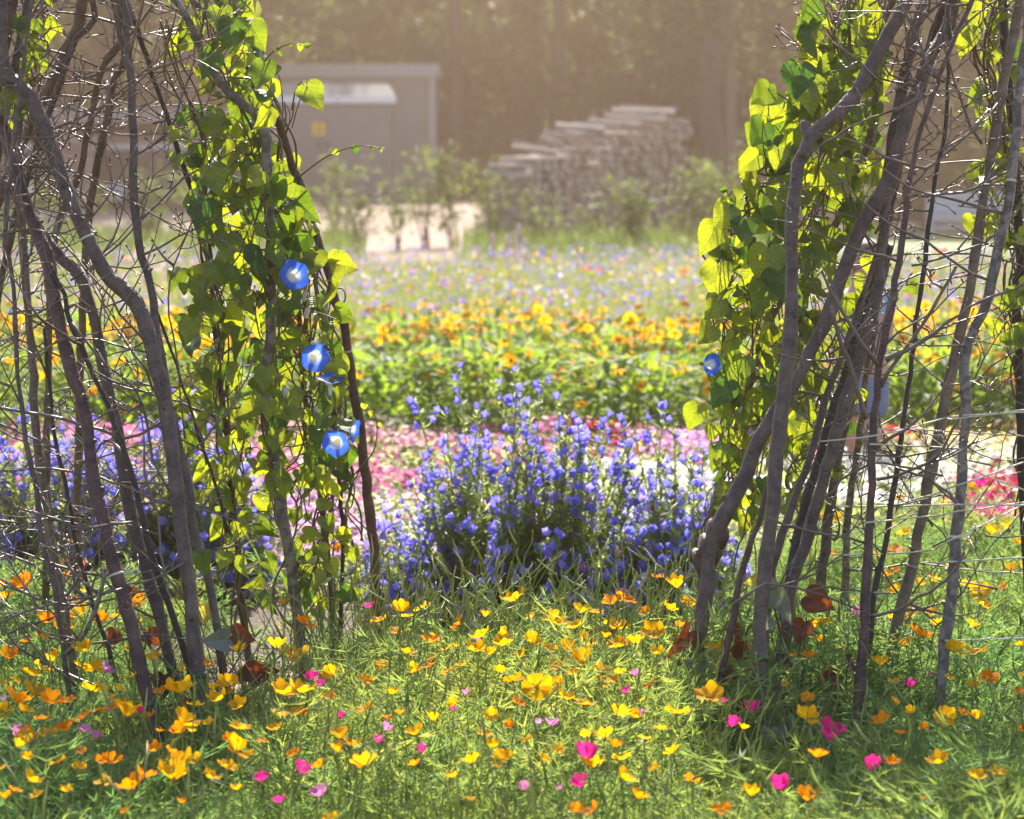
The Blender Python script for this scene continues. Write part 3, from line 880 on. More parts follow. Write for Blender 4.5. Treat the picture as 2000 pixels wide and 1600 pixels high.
mb = MB()
n = 36000
x, y = in_view(n, 14.0, 25.0); n = len(x)
h = rng.uniform(.15, .4, n)
T = blades(1, .006, 1.0, .25)
Mx = rots(rng.uniform(0, 6.28, n), rng.normal(0, .18, n))
Mx = Mx * np.stack([np.ones(n), np.ones(n) * h, h], -1)[:, None, :]
mb.scatter(T, Mx, np.stack([x, y, np.zeros(n)], -1))
tag(mb.build('meadow_grass', M['grass']), 'fine green growth of the flower meadow', 'grass', kind='stuff')
mb = MB()
n = 11000
x, y = in_view(n, 14.2, 25.4); n = len(x)
z = rng.uniform(.22, .37, n)
pal = np.array([(.16, .14, .62), (.22, .2, .7), (.75, .72, .78), (.8, .78, .74), (.62, .25, .5), (.78, .5, .02), (.8, .16, .03), (.3, .06, .32), (.7, .5, .66), (.85, .65, .12)])
pr = np.array([.36, .22, .06, .03, .06, .08, .035, .09, .04, .03])
k = rng.choice(len(pal), n, p=pr / pr.sum())
near = px_of(x, y) < 760
k = np.where(near & (rng.random(n) < .45), rng.choice([4, 8, 0], n), k)
T1, T2 = disc_flower(7, 1, .25), disc_flower(5, 1, -.35, .9)
for T, sel in ((T1, rng.random(n) < .6),):
    for TT, ss in ((T1, sel), (T2, ~sel)):
        m = ss.sum()
        Mx = rots(rng.uniform(0, 6.28, m), rng.normal(.55, .5, m), None, rng.uniform(.010, .019, m))
        mb.scatter(TT, Mx, np.stack([x, y, z], -1)[ss], col=pal[k[ss]])
tag(mb.build('meadow_flowers', M['petal'], smooth=False), 'countless small blue, white, pink and yellow meadow flowers', 'wildflowers', kind='stuff')

mb = MB()
n = 15000
y = rng.uniform(25.0, 36, n); x = rng.uniform(-1, 1, n) * y * .2
px = px_of(x, y)
ok = (px > 905 + rng.normal(0, 8, n)) | (px < 700 + rng.normal(0, 12, n))
ok &= ~((px > 1600) & (y > 27))
x, y = x[ok], y[ok]; n = len(x)
hh = rng.uniform(.1, .42, n)
Mx = rots(rng.uniform(0, 6.28, n), rng.normal(0, .3, n)) * np.stack([np.full(n, 2.2), hh, hh], -1)[:, None, :]
mb.scatter(blades(1, .006, 1, .35), Mx, np.stack([x, y, ground_z(x, y)], -1))
n = 9000
y = rng.uniform(26.0, 36, n); x = rng.uniform(-1, 1, n) * y * .2
px = px_of(x, y)
ok = ((px > 915) & (px < 1600)) | (px < 690)
x, y = x[ok], y[ok]; n = len(x)
mb.scatter(LEAF6, rots(rng.uniform(0, 6.28, n), rng.normal(.2, .6, n), None, rng.uniform(.05, .11, n)), np.stack([x, y, ground_z(x, y) + rng.random(n) * .22], -1))
tag(mb.build('verge_growth', M['shrub_leaf']), 'rough low weeds between the meadow and the shrubs', 'weeds', kind='stuff')

# lilac spires at the far edge of the meadow
def spire(px, top, Y, lab):
    p = at(px, top, Y)
    t = thing('lilac_spire', lab, 'flower', (p[0], Y, gz(p[0], Y)), 'lilac flower spires at the far edge of the meadow')
    m = MB(); m.add(*tube([(p[0], Y, 0), (p[0] + .01, Y, p[2] * .6), (p[0], Y, p[2])], [.006, .005, .002], 5)); m.build('stem', M['green_stem'], t)
    m = MB(); n = 90
    q = rng.random(n); a = rng.uniform(0, 6.28, n)
    rr = .026 * (1.05 - q)
    P = np.stack([p[0] + rr * np.cos(a), Y + rr * np.sin(a), p[2] - (1 - q) * .28], -1)
    m.scatter(disc_flower(5, 1, -.5, .9), rots(a - 1.57, np.full(n, 1.1), None, rng.uniform(.011, .017, n)), P, col=np.tile((.55, .38, .62), (n, 1)) * rng.uniform(.8, 1.2, (n, 1)))
    m.build('blossom', M['petal'], t, smooth=False)
for px, top, lab in ((962, 458, 'leftmost pale lilac flower spire at the far edge of the meadow'), (990, 462, 'second lilac flower spire from the left at the meadow edge'), (1000, 456, 'third lilac flower spire from the left at the meadow edge'),
                     (1014, 440, 'tallest lilac flower spire at the far edge of the meadow'), (1025, 470, 'rightmost short lilac flower spire at the meadow edge')):
    spire(px, top, 24.3, lab)

# ------------------------------------------------------------------ rudbeckia bed
def rud_head():
    V, F, U = [], [], []
    for k in range(13):
        a = 2 * math.pi * k / 13 + rng.normal(0, .06)
        L = rng.uniform(.032, .042)
        dr = rng.uniform(.004, .014)
        e, t = np.array((math.cos(a), math.sin(a), 0)), np.array((-math.sin(a), math.cos(a), 0))
        i = len(V)
        for s, w in ((.006, .003), (.45, .0075), (.8, .0065), (1, .002)):
            c = e * (.006 + L * s) + np.array((0, 0, .004 - dr * s * s))
            V += [c - t * w, c + t * w]; U += [(-.5 + k, s), (.5 + k, s)]
        F += [(i + 2 * j, i + 2 * j + 1, i + 2 * j + 3, i + 2 * j + 2) for j in range(3)]
    m = MB(); m.add(V, F, uv=U)
    return m.mesh('flower_head', M['rud_petal'])
def dome(r, h, n=8, k=3):
    V = [(r * math.cos(j * math.pi / 2 / k) * math.cos(2 * math.pi * i / n), r * math.cos(j * math.pi / 2 / k) * math.sin(2 * math.pi * i / n), h * math.sin(j * math.pi / 2 / k)) for j in range(k) for i in range(n)] + [(0, 0, h)]
    F = [(j * n + i, j * n + (i + 1) % n, (j + 1) * n + (i + 1) % n, (j + 1) * n + i) for j in range(k - 1) for i in range(n)] + [((k - 1) * n + i, (k - 1) * n + (i + 1) % n, k * n) for i in range(n)]
    return V, F
heads = [rud_head() for _ in range(4)]
m = MB(); m.add(*dome(.0095, .013)); cone_me = m.mesh('cone', M['rud_cone'])
RLEAF = (np.array([(0, 0, 0), (.13, .22, .03), (.2, .48, .04), (.12, .78, .0), (0, 1, -.08), (-.12, .78, .0), (-.2, .48, .04), (-.13, .22, .03), (0, .5, -.02)], float),
         [np.array([(0, 1, 2, 8), (8, 2, 3, 4), (8, 4, 5, 6), (0, 8, 6, 7)])], None)
def rud_foliage(h, rad, n):
    m = MB()
    a = rng.uniform(0, 6.28, n); q = rng.random(n) ** .7
    rr = rad * np.sqrt(rng.random(n)) * (1.05 - .45 * q)
    P = np.stack([rr * np.cos(a), rr * np.sin(a), q * h], -1)
    m.scatter(RLEAF, rots(a - 1.57 + rng.normal(0, .5, n), rng.normal(.25, .45, n), rng.normal(0, .4, n), rng.uniform(.045, .088, n)), P)
    return m.mesh('foliage', M['rud_leaf'])
fol = [rud_foliage(.36, .33, 500) for _ in range(6)]
ORD = ['first', 'second', 'third', 'fourth', 'fifth', 'sixth', 'seventh', 'eighth', 'ninth', 'tenth', 'eleventh', 'twelfth', 'thirteenth', 'fourteenth', 'fifteenth', 'sixteenth', 'seventeenth', 'eighteenth', 'nineteenth', 'twentieth',
       'twenty-first', 'twenty-second', 'twenty-third', 'twenty-fourth', 'twenty-fifth', 'twenty-sixth']
ORD += ['twenty-seventh', 'twenty-eighth', 'twenty-ninth', 'thirtieth'] + ['thirty-' + k for k in ORD[:9]] + ['fortieth'] + ['forty-' + k for k in ORD[:9]]
ROWS = ['front', 'second', 'third', 'fourth', 'fifth', 'back']
def rud_plant(x, y, hs, nh, label):
    t = thing('rudbeckia_plant', label, 'flowering plant', (x, y, 0), 'rudbeckia plants in the golden bed')
    f = link('foliage', fol[rng.integers(0, 6)], t)
    f.rotation_euler.z = rng.uniform(0, 6.28)
    f.scale = (1, 1, hs)
    st = MB()
    for i in range(nh):
        a, rr = rng.uniform(0, 6.28), .34 * math.sqrt(rng.random())
        z = hs * .36 + rng.uniform(-.045, .13) - rr * .2
        if rng.random() < .2:                       # some open low on the side towards the light
            z *= rng.uniform(.45, .8); rr = .36
        p = np.array((rr * math.cos(a), rr * math.sin(a), z))
        st.add(*tube([p * (.4, .4, 0), p * (.8, .8, .6), p], [.003, .0025, .002], 4))
        o = link('flower_head', heads[rng.integers(0, 4)], t)
        o.location = p
        o.rotation_euler = (rng.normal(.5, .4), rng.normal(0, .3), rng.uniform(0, 6.28))
        s = rng.uniform(.46, .76); o.scale = (s, s, s)
        c = link('cone', cone_me, o)
    if nh:
        s_ = link('stem', st.mesh('stem', M['green_stem']), t)
ys = [10.55, 11.1, 11.75, 12.45, 13.15, 13.8]
for r_, y in enumerate(ys):
    half = y * 1000 / FPX * 1.08 + .5
    n = int(2 * half / .46)
    xs = np.linspace(-half, half, n) + rng.normal(0, .06, n)
    for i, x in enumerate(xs):
        px = px_of(x, y)
        hs = np.interp(r_, [0, 5], [1.0, .9]) * rng.uniform(.9, 1.08)
        nh = int(rng.integers(15, 23) if r_ < 2 else rng.integers(28, 38))
        if 500 < px < 860:
            nh = int(nh * (.3 if r_ < 3 else .75))
        if r_ == 0 and px < 900:
            hs *= .95
        side = 'from the left'
        rud_plant(x, y + rng.normal(0, .08), hs, nh, 'golden rudbeckia plant, %s from the left in the %s row of the bed' % (ORD[i], ROWS[r_]))

# ------------------------------------------------------------------ low annual bed (phlox) in coloured drifts
mb, ml = MB(), MB()
n = 21000
x, y = in_view(n, 6.9, 10.35, 1.22); n = len(x)
z = .11 + .03 * np.sin(x * 7 + y * 5) + rng.uniform(-.02, .035, n)
px = px_of(x, y)
py = HORIZON + (CAM_H - z) / y * FPX
jx, jy = px + rng.normal(0, 22, n), py + rng.normal(0, 9, n)
PINK, MAUVE, WHITE, CRIM, CREAM, YEL, MAG, DUSK = (.54, .17, .32), (.6, .3, .58), (.72, .71, .66), (.5, .02, .05), (.8, .74, .5), (.82, .66, .2), (.66, .015, .2), (.5, .3, .3)
c = np.tile(PINK, (n, 1)).astype(float)
def zone(cond, col, keep=1.0):
    s = cond & (rng.random(n) < keep)
    c[s] = col
zone(jx < 1150, PINK)
zone((jx < 1000) & (jy < 905), DUSK, .6)
zone((jx < 1000) & (jy > 895) & (jy < 950), (.55, .1, .25), .55)
zone((jx < 1000) & (jy > 955), WHITE, .75)
zone((jx < 720) & (jy > 935), MAUVE, .95)
zone((jx < 480) & (jy < 950), (.62, .2, .4), .8)
zone((jx > 1100) & (jx < 1245) & (jy < 900), CRIM, .9)
zone((jx > 1225) & (jx < 1640) & (jy < 895), MAUVE, .7)
zone((jx > 1120) & (jy > 893), WHITE, 1)
zone((jx > 1600) & (jy < 868), YEL, .85)
zone((jx > 1600) & (jy >= 866), WHITE, 1)
zone((jx > 1700) & (jy >= 866) & (jy < 930), CREAM, .35)
zone((jx > 1690) & (jx < 1770) & (jy < 866), CRIM, .7)
zone((jx > 1885 - (jy - 930) * .15) & (jy > 930) & (jy < 1030), MAG, .97)
zone((jx > 1915) & (jy > 920) & (jy < 955), CRIM, .8)
zone((jx > 1930) & (jy >= 1012), CREAM, 1)
c *= rng.uniform(.8, 1.12, (n, 1))
keep = ~((jx > 1440) & (jx < 1890) & (py > 985)) & ~((jx < 1440) & (jx > 1000) & (py > 1015))
keep &= ~((px > 1630) & (px < 1790) & (y > 9.2) & (y < 9.75))
keep &= ~((px < 1000) & (py < 960) & (rng.random(n) < .35))
T = disc_flower(5, 1, -.12, .95)
m = keep.sum()
mb.scatter(T, rots(rng.uniform(0, 6.28, m), rng.normal(.5, .4, m), None, rng.uniform(.010, .0165, m)), np.stack([x, y, z], -1)[keep], col=c[keep])
tag(mb.build('phlox_flowers', M['petal'], smooth=False), 'dense drifts of low white, pink, mauve, yellow and crimson bedding flowers', 'bedding flowers', kind='stuff')
m = 24000
x, y = in_view(m, 6.9, 10.4, 1.22); m = len(x)
z = rng.random(m) * .11
ml.scatter(LEAF6, rots(rng.uniform(0, 6.28, m), rng.normal(.3, .6, m), rng.normal(0, .3, m), rng.uniform(.018, .04, m)), np.stack([x, y, z], -1))
tag(ml.build('phlox_foliage', M['echium_leaf']), 'low green foliage under the bedding flowers', 'ground cover', kind='stuff')

# ------------------------------------------------------------------ bugloss plants
def funnel():
    """blue bugloss flower: tube opening into five uneven lobes, mouth along +z"""
    V, F, Cc = [], [], []
    n = 10
    for j, (r, z) in enumerate(((.0014, 0), (.0044, .0055), (.0088, .0095))):
        for i in range(n):
            a = 2 * math.pi * i / n
            k = 1 + (.18 if i % 2 == 0 else -.12) * (j == 2)
            zz = z + (.003 if (j == 2 and i % 2 == 0) else 0) + (.002 * math.sin(a) if j == 2 else 0)
            V.append((r * k * math.cos(a), r * k * math.sin(a), zz))
            Cc.append((1.5, .9, 1.0) if j == 0 else (1.0, 1, 1))
    F = [(j * n + i, j * n + (i + 1) % n, (j + 1) * n + (i + 1) % n, (j + 1) * n + i) for j in range(2) for i in range(n)]
    return V, F, np.array(Cc)
FV, FF, FC = funnel()
def bug_flower(col):
    m = MB(); m.add(np.array(FV), FF, col=np.array(col) * FC)
    for k in range(2):                    # two stamens stand out of the mouth
        a = 1.5 + k * 2
        m.add([(.0008, 0, .006), (-.0008, 0, .006), (.004 * math.cos(a), .004 * math.sin(a), .018)], [(0, 1, 2)], col=(.6, .2, .5))
    return m.mesh('flower', M['petal_blue'])
bug_me = [bug_flower(c_) for c_ in ((.22, .24, .87), (.3, .3, .93), (.36, .33, .94), (.19, .23, .82), (.42, .36, .95), (.3, .27, .9), (.25, .28, .92))]
bud_me = bug_flower((.5, .2, .45))
def sliver_leaves(m, S, n, L, w, t0=.35):
    """bristly narrow leaves up a shoot S"""
    q = rng.uniform(t0, 1, n)
    idx = q * (len(S) - 1)
    i = np.minimum(idx.astype(int), len(S) - 2)
    P = S[i] + (S[i + 1] - S[i]) * (idx - i)[:, None]
    a = rng.uniform(0, 6.28, n)
    ln_ = L * rng.uniform(.6, 1.2, n) * (1.25 - .75 * q)
    D = np.stack([np.cos(a), np.sin(a), rng.uniform(.2, 1.1, n)], -1)
    D /= np.linalg.norm(D, axis=1)[:, None]
    W = np.cross(D, np.array((0, 0, 1.0))); W /= np.linalg.norm(W, axis=1)[:, None] + 1e-6
    E = P + D * ln_[:, None]
    Md = P + D * ln_[:, None] * .5
    V = np.stack([P, Md + W * w, E, Md - W * w], 1).reshape(-1, 3)
    F = np.arange(4 * n).reshape(n, 4)
    m.add(V, [F], rnd=np.repeat(rng.random(n), 4))
def bugloss(label, px, Y, tips, nflow, w=1.0):
    """tips: points of the shoot ends; flowers sit below each end"""
    base = np.array(((px - 1000) / FPX * Y, Y, 0.0))
    t = thing('bugloss_plant', label, 'flowering plant', tuple(base), 'blue bugloss plants between the pole tents')
    m, fl = MB(), []
    for tip in tips:
        tip = np.asarray(tip)
        b0 = base + rng.normal(0, .05, 3) * (1, 1, 0)
        b0[:2] += (tip[:2] - base[:2]) * .2
        mid = b0 * .5 + tip * .5 + np.array((rng.normal(0, .025), rng.normal(0, .02), -.035)) + (tip - b0) * (.12, .12, 0) + np.array((0, 0, .02))
        S = spline([b0, mid, tip], 9)
        m.add(*tube(S, np.linspace(.0024, .0015, 9), 4, cap=False), rnd=.8)
        sliver_leaves(m, S, 56, .055, .0046, .12)
        sliver_leaves(m, S, 60, .022, .0022, .65)
        d = unit(S[-1] - S[-2])
        for k in range(rng.integers(2, 6)):
            q = rng.uniform(0, .08) * (k > 0)
            fl.append((tip - d * q + rng.normal(0, .009, 3), d))
    tag(m.build('shoots', M['echium_leaf'], t), kind='stuff')
    fl.sort(key=lambda f: f[0][1])
    rest = MB()
    for i, (p, d) in enumerate(fl):
        o_dir = unit(d * .7 + np.array((rng.normal(0, .8), rng.normal(-.75, .45), rng.normal(.2, .35))))
        qn = Vector(o_dir).to_track_quat('Z', 'Y')
        s = rng.uniform(.95, 1.35)
        if i < 295:
            o = link('flower', bud_me if rng.random() < .05 else bug_me[rng.integers(0, len(bug_me))], t)
            o.location = Vector(p - base)
            o.rotation_mode = 'QUATERNION'; o.rotation_quaternion = qn
            o.scale = (s, s, s)
        else:
            Q = np.array(qn.to_matrix()) * s
            rest.add(np.array(FV) @ Q.T + p, FF, col=np.array((.24, .22, .86)) * rng.uniform(.8, 1.3) * FC)
    if rest.n:
        tag(rest.build('more_flowers', M['petal_blue'], t), kind='stuff')
def dome_tips(pxs, ys, Y, n, dy):
    """shoot ends spread over a rounded bush outline given in the picture plane at distance Y"""
    out = []
    (xa, xb), (ya, yb) = pxs, ys
    cx, rx = (xa + xb) / 2, (xb - xa) / 2
    while len(out) < n:
        q, r_ = rng.uniform(-1, 1), rng.uniform(0, 1)
        top = (1 - abs(q) ** 2.2 * .62) * rng.uniform(.86, 1.04)
        if r_ > top:
            continue
        d = Y - dy * math.sqrt(max(0, 1 - q * q)) * (1 - .75 * r_ / max(top, .1)) + rng.uniform(0, dy * .9)
        out.append(at(cx + q * rx, yb - r_ * (yb - ya), d))
    return out
main_tips = dome_tips((690, 1400), (800, 1245), 6.75, 400, .45)
for px, py, d in ((893, 715, 6.8), (812, 785, 6.75), (960, 748, 6.8), (1001, 728, 6.8), (1060, 745, 6.8), (1010, 762, 6.7), (1090, 785, 6.7), (935, 800, 6.6), (1040, 790, 6.6), (1110, 810, 6.7), (1130, 830, 6.6), (870, 800, 6.7), (985, 790, 6.7)):
    main_tips.append(at(px, py, d))
bugloss('large bushy blue bugloss in the middle between the two pole tents', 1010, 6.75, main_tips, 330)
rt = dome_tips((1170, 1470), (890, 1240), 6.7, 130, .35)
for px, py in ((1215, 818), (1297, 790), (1262, 825), (1318, 828), (1240, 850), (1375, 880)):
    rt.append(at(px, py, 6.8))
bugloss('blue bugloss growing against the left foot of the right pole tent', 1350, 6.75, rt, 120)
bugloss('blue bugloss seen through the poles at the far left edge', 70, 6.8, dome_tips((-90, 300), (775, 1170), 6.8, 200, .35), 200)
bugloss('blue bugloss seen through the middle of the left pole tent', 350, 7.0, dome_tips((210, 540), (770, 1150), 7.0, 170, .3), 120)

# ================================================================== pole tents
def twig_tree(mb, p0, d, L, r0, depth=0, droop=0.0):
    """a kinked twig with side twigs and buds"""
    k = max(4, int(L / .035))
    P, rr = [np.array(p0, float)], [r0]
    d = unit(d)
    for i in range(k):
        d = unit(d + rng.normal(0, .17, 3) * (1, .6, 1) + np.array((0, 0, .03 - droop)))
        if d[1] < 0 and P[-1][1] < 4.95:
            d = unit(d * (1, -.3, 1))
        q = P[-1] + d * L / k
        if 500 < px_of(q[0], q[1]) < 1510 and i > 0:          # the way through is kept clear
            break
        P.append(q)
        rr.append(max(.0009, r0 * (1 - .7 * (i + 1) / k) * (1.25 if rng.random() < .3 else 1)))
    k = len(P) - 1
    if k < 2:
        return
    mb.add(*tube(P, rr, 5 if r0 > .003 else 4))
    e = P[-1]
    mb.add(*tube([e, e + d * .005, e + d * .011], [rr[-1] * .9, .0018, .0006], 4))
    if depth < 2:
        for i in range(1, k):
            if rng.random() < (.5 if depth == 0 else .3):
                side = unit(np.cross(d, rng.normal(0, 1, 3)))
                nd = unit(unit(P[i + 1] - P[i]) * .55 + side)
                nd[1] *= .7
                twig_tree(mb, P[i], nd, L * rng.uniform(.18, .5), rr[i] * .65, depth + 1, droop)
            elif rng.random() < .3:                   # a bud
                side = unit(np.cross(d, rng.normal(0, 1, 3)))
                mb.add(*tube([P[i], P[i] + side * .006, P[i] + side * .011], [.0013, .0018, .0006], 4))

def pole(parent, pts, w, Y0, Y1, mat, apex=None, ntw=6, tw=(.12, .45), name='pole', ground=True, sub=None, top_y=None, tbias=(0, 0)):
    """pts: picture positions from top to bottom; w: width in picture pixels (top, bottom); Y0 top distance, Y1 foot distance"""
    pts = np.array(pts, float)
    y0, y1 = pts[0, 1], pts[-1, 1]
    if y1 - y0 < 1:
        y1 = y0 + 1
    cl = np.concatenate([[0], np.cumsum(np.linalg.norm(np.diff(pts, axis=0), axis=1))])
    P = [at(p[0], p[1], Y0 + (Y1 - Y0) * c_ / cl[-1]) for p, c_ in zip(pts, cl)]
    W = [.9 * (w[0] + (w[1] - w[0]) * i / (len(pts) - 1)) / 2 / FPX * P[i][1] for i in range(len(pts))]
    if apex is not None:
        a = np.array(apex) + rng.normal(0, .04, 3)
        P = [a + (a - P[0]) * .16, a] + P
        W = [W[0] * .6, W[0] * .8] + W
    if ground:
        d = unit(P[-1] - P[-2]); 
        if d[2] > -.5:
            d = unit(d + np.array((0, 0, -.8)))
        L = (P[-1][2] + .06) / -d[2]
        if L > .02:
            P.append(P[-1] + d * L); W.append(W[-1] * 1.08)
    P, W = np.array(P), np.array(W)
    L = np.linalg.norm(np.diff(P, axis=0), axis=1).sum()
    m = max(12, int(L / .03))
    Q = spline(np.hstack([P, W[:, None]]), m)
    rad = Q[:, 3] * (1 + .05 * np.sin(np.arange(m) * .9 + rng.uniform(0, 6)) + .06 * np.sin(np.arange(m) * .31 + rng.uniform(0, 6)) + rng.normal(0, .035, m))
    S = Q[:, :3] + rng.normal(0, .0012, (m, 3))
    mb = MB()
    mb.add(*tube(S, rad, 12 if w[1] > 15 else 8, jag=.02))
    for i in range(int(L * 6)):                     # knots and cut side shoots
        j = rng.integers(2, m - 2)
        a = rng.uniform(0, 6.28)
        dn = np.array((math.cos(a), math.sin(a) * .7, .55))
        c0 = S[j] + unit(dn) * rad[j] * .55
        mb.add(*tube([c0, c0 + unit(dn) * rad[j] * .6, c0 + unit(dn) * rad[j] * rng.uniform(.75, 1.1)], [rad[j] * .6, rad[j] * .38, rad[j] * .22], 7))
    o = mb.build(name, M[mat], parent)
    if ntw:
        tb = MB()
        for i in range(max(2, int(ntw * .6))):
            j = rng.integers(int(m * .12), int(m * .9))
            a = rng.uniform(0, 6.28)
            d = np.array((math.cos(a) + tbias[0], .55 * math.sin(a), rng.uniform(-.1, .9) + tbias[1]))
            twig_tree(tb, S[j], d, rng.uniform(*tw), rng.uniform(.0018, .0034))
        if tb.n:
            tag(tb.build('twigs', M['twig'], o), kind='stuff')
    return o, S, rad

def rope(parent, pts, r=.0016, name='twine'):
    P = spline(np.array(pts), max(12, 4 * len(pts)))
    P[:, 2] += rng.normal(0, .0006, len(P))
    m = MB(); m.add(*tube(P, r, 6))
    return m.build(name, M['twine'], parent)
def tie(parent_pole, c, d, rad, mat='tie', h=.011):
    """a band of tape or twine round a pole"""
    d = unit(d)
    m = MB()
    V, F = tube([np.array(c) - d * h / 2, np.array(c), np.array(c) + d * h / 2], [rad * 1.09, rad * 1.12, rad * 1.08], 12, cap=True)
    m.add(V, F)
    return m.build('tie', M[mat], parent_pole)
def near_pole(S, rad, py):
    """index of the pole point that shows at picture row py"""
    v = (S[:, 2] - CAM_H) / S[:, 1]
    row = 800 - FPX * np.tan(np.arctan(v) + PITCH)
    i = int(np.argmin(np.abs(row - py)))
    j = min(i + 1, len(S) - 1)
    return S[i], S[j] - S[i - 1], rad[i]

apL, apR = at(90, -420, 5.32), at(1975, -400, 5.3)
ctL, ctR = at(300, 1460, 5.3), at(1650, 1460, 5.25)
TL = thing('pole_tent', 'left tent of bent brown hazel poles and brushwood, tied with twine', 'plant support', (ctL[0], 5.3, 0), 'hazel pole tents for climbers')
TR = thing('pole_tent', 'right tent of leaning hazel poles and brushwood with white twine', 'plant support', (ctR[0], 5.25, 0), 'hazel pole tents for climbers')
L1 = pole(TL, [(0, 85), (60, 190), (105, 300), (150, 420), (210, 540), (268, 592), (300, 690), (330, 840), (350, 1000), (370, 1150), (385, 1300), (412, 1450)], (33, 34), 5.2, 4.9, 'bark', apL, 10)
L2 = pole(TL, [(-12, 195), (0, 224), (35, 350), (70, 448), (98, 530), (115, 635), (140, 730), (165, 800), (176, 887), (192, 985), (227, 1117), (259, 1236), (287, 1355), (303, 1420)], (27, 32), 5.25, 4.85, 'bark_red', apL, 12)
L3 = pole(TL, [(-12, 320), (10, 352), (60, 425), (105, 490), (150, 532), (175, 590), (192, 660), (206, 744), (224, 810), (241, 905), (259, 1020), (287, 1117), (308, 1194), (329, 1285), (355, 1360)], (24, 28), 5.3, 5.05, 'bark', apL, 12)
pole(TL, [(100, 520), (119, 562), (140, 632), (182, 730), (224, 825), (248, 898), (270, 975), (294, 1080), (332, 1190), (353, 1250), (371, 1313), (398, 1430)], (10, 17), 5.12, 4.95, 'bark_dark', None, 12)
pole(TL, [(15, 380), (21, 520), (31, 625), (38, 747), (52, 870), (70, 957), (80, 1045), (105, 1145), (122, 1250), (130, 1320), (146, 1430)], (10, 14), 5.1, 4.9, 'bark', apL, 14)
L6 = pole(TL, [(40, 190), (40, 300), (42, 400), (48, 520), (56, 620), (64, 730), (70, 835), (80, 940), (95, 1040), (119, 1160), (140, 1285), (150, 1370)], (17, 23), 5.4, 5.15, 'bark_tan', apL, 12)
L7 = pole(TL, [(238, 0), (245, 52), (255, 140), (257, 210), (261, 315), (263, 400), (273, 490), (292, 545), (304, 625), (322, 730), (340, 830), (366, 940), (380, 1040), (395, 1085), (413, 1155), (430, 1267), (446, 1410)], (17, 20), 5.3, 5.0, 'bark', apL, 14)
pole(TL, [(163, -10), (122, 115), (98, 168), (73, 215), (40, 290), (0, 380), (-40, 500), (-60, 700), (-50, 1000), (-30, 1250)], (25, 24), 5.45, 5.6, 'bark_tan', apL, 8)
pole(TL, [(180, 0), (150, 70), (118, 160), (80, 260), (38, 400), (0, 560), (-20, 760)], (13, 16), 5.42, 5.6, 'bark', apL, 10)
pole(TL, [(228, 28), (210, 105), (192, 158), (175, 245), (158, 330), (112, 445), (100, 560), (95, 720), (92, 900), (90, 1120)], (14, 17), 5.4, 5.75, 'bark_tan', apL, 10)
pole(TL, [(240, 55), (224, 158), (206, 245), (191, 315), (175, 413), (166, 520), (160, 640), (156, 820), (150, 1000), (150, 1180)], (17, 18), 5.42, 5.8, 'bark_tan', apL, 10)
L11 = pole(TL, [(340, -5), (380, 70), (410, 130), (450, 182), (512, 240), (522, 330), (527, 430), (529, 520), (530, 620), (521, 700), (518, 790), (535, 880), (545, 960), (565, 1080), (580, 1200), (592, 1300)], (19, 26), 5.3, 5.5, 'bark_grey', apL, 6)
L12 = pole(TL, [(440, 70), (490, 160), (540, 225), (562, 300), (590, 370), (620, 470), (650, 570), (673, 640), (690, 750), (705, 850), (715, 950), (727, 1040), (735, 1140), (742, 1240)], (15, 24), 5.4, 5.8, 'bark_red', apL, 5)
pole(TL, [(300, 150), (360, 330), (400, 450), (415, 560), (425, 700), (440, 830), (450, 960), (460, 1080), (477, 1215)], (12, 17), 5.45, 5.65, 'bark_dark', apL, 10)
pole(TL, [(480, 300), (545, 430), (580, 560), (592, 740), (615, 880), (630, 1000), (642, 1110), (652, 1230)], (11, 15), 5.5, 5.75, 'bark_dark', None, 6)
pole(TL, [(600, 480), (636, 660), (658, 905), (670, 1045), (664, 1270)], (8, 11), 5.6, 5.75, 'bark_dark', None, 5)
pole(TL, [(85, 640), (105, 835), (130, 957), (147, 1062), (164, 1117), (182, 1187), (206, 1250), (224, 1320), (245, 1390)], (8, 13), 5.2, 5.05, 'bark_dark', None, 10)
pole(TL, [(300, 590), (340, 700), (390, 860), (425, 960), (445, 1040)], (6, 9), 5.25, 5.3, 'bark_dark', None, 4, ground=False)
pole(TL, [(205, 1110), (190, 1180), (165, 1240), (130, 1275)], (9, 11), 4.85, 4.9, 'bark_grey', None, 3, ground=False, name='branch')
for P_, py in ((L2, 1372), (L1, 1310), (L3, 1300)):
    tie(P_[0], *near_pole(P_[1], P_[2], py))
for P_, py in ((L2, 1113), (L1, 460), (L12, 672), (L6, 1195)):
    tie(P_[0], *near_pole(P_[1], P_[2], py), mat='twine', h=.004)
R1 = pole(TR, [(1772, 0), (1751, 42), (1720, 95), (1695, 140), (1667, 187), (1632, 226), (1590, 258), (1566, 300), (1552, 370), (1546, 455), (1546, 560), (1541, 677), (1531, 765), (1522, 850), (1513, 940), (1506, 1010), (1497, 1080), (1489, 1150), (1485, 1250), (1484, 1390)], (28, 33), 5.2, 4.85, 'bark', apR, 5)
pole(TR, [(1574, 240), (1576, 275), (1568, 305)], (20, 24), 5.07, 5.05, 'bark', None, 0, ground=False, name='cut_stub')
R2 = pole(TR, [(1860, 17), (1818, 105), (1797, 168), (1772, 227), (1748, 315), (1720, 378), (1685, 437), (1657, 507), (1632, 570), (1612, 632), (1580, 692), (1550, 755), (1503, 820), (1475, 875), (1448, 945), (1419, 1000), (1394, 1050), (1384, 1085), (1384, 1130), (1373, 1195), (1363, 1255), (1356, 1355), (1352, 1440)], (28, 36), 5.35, 5.0, 'bark', apR, 10)
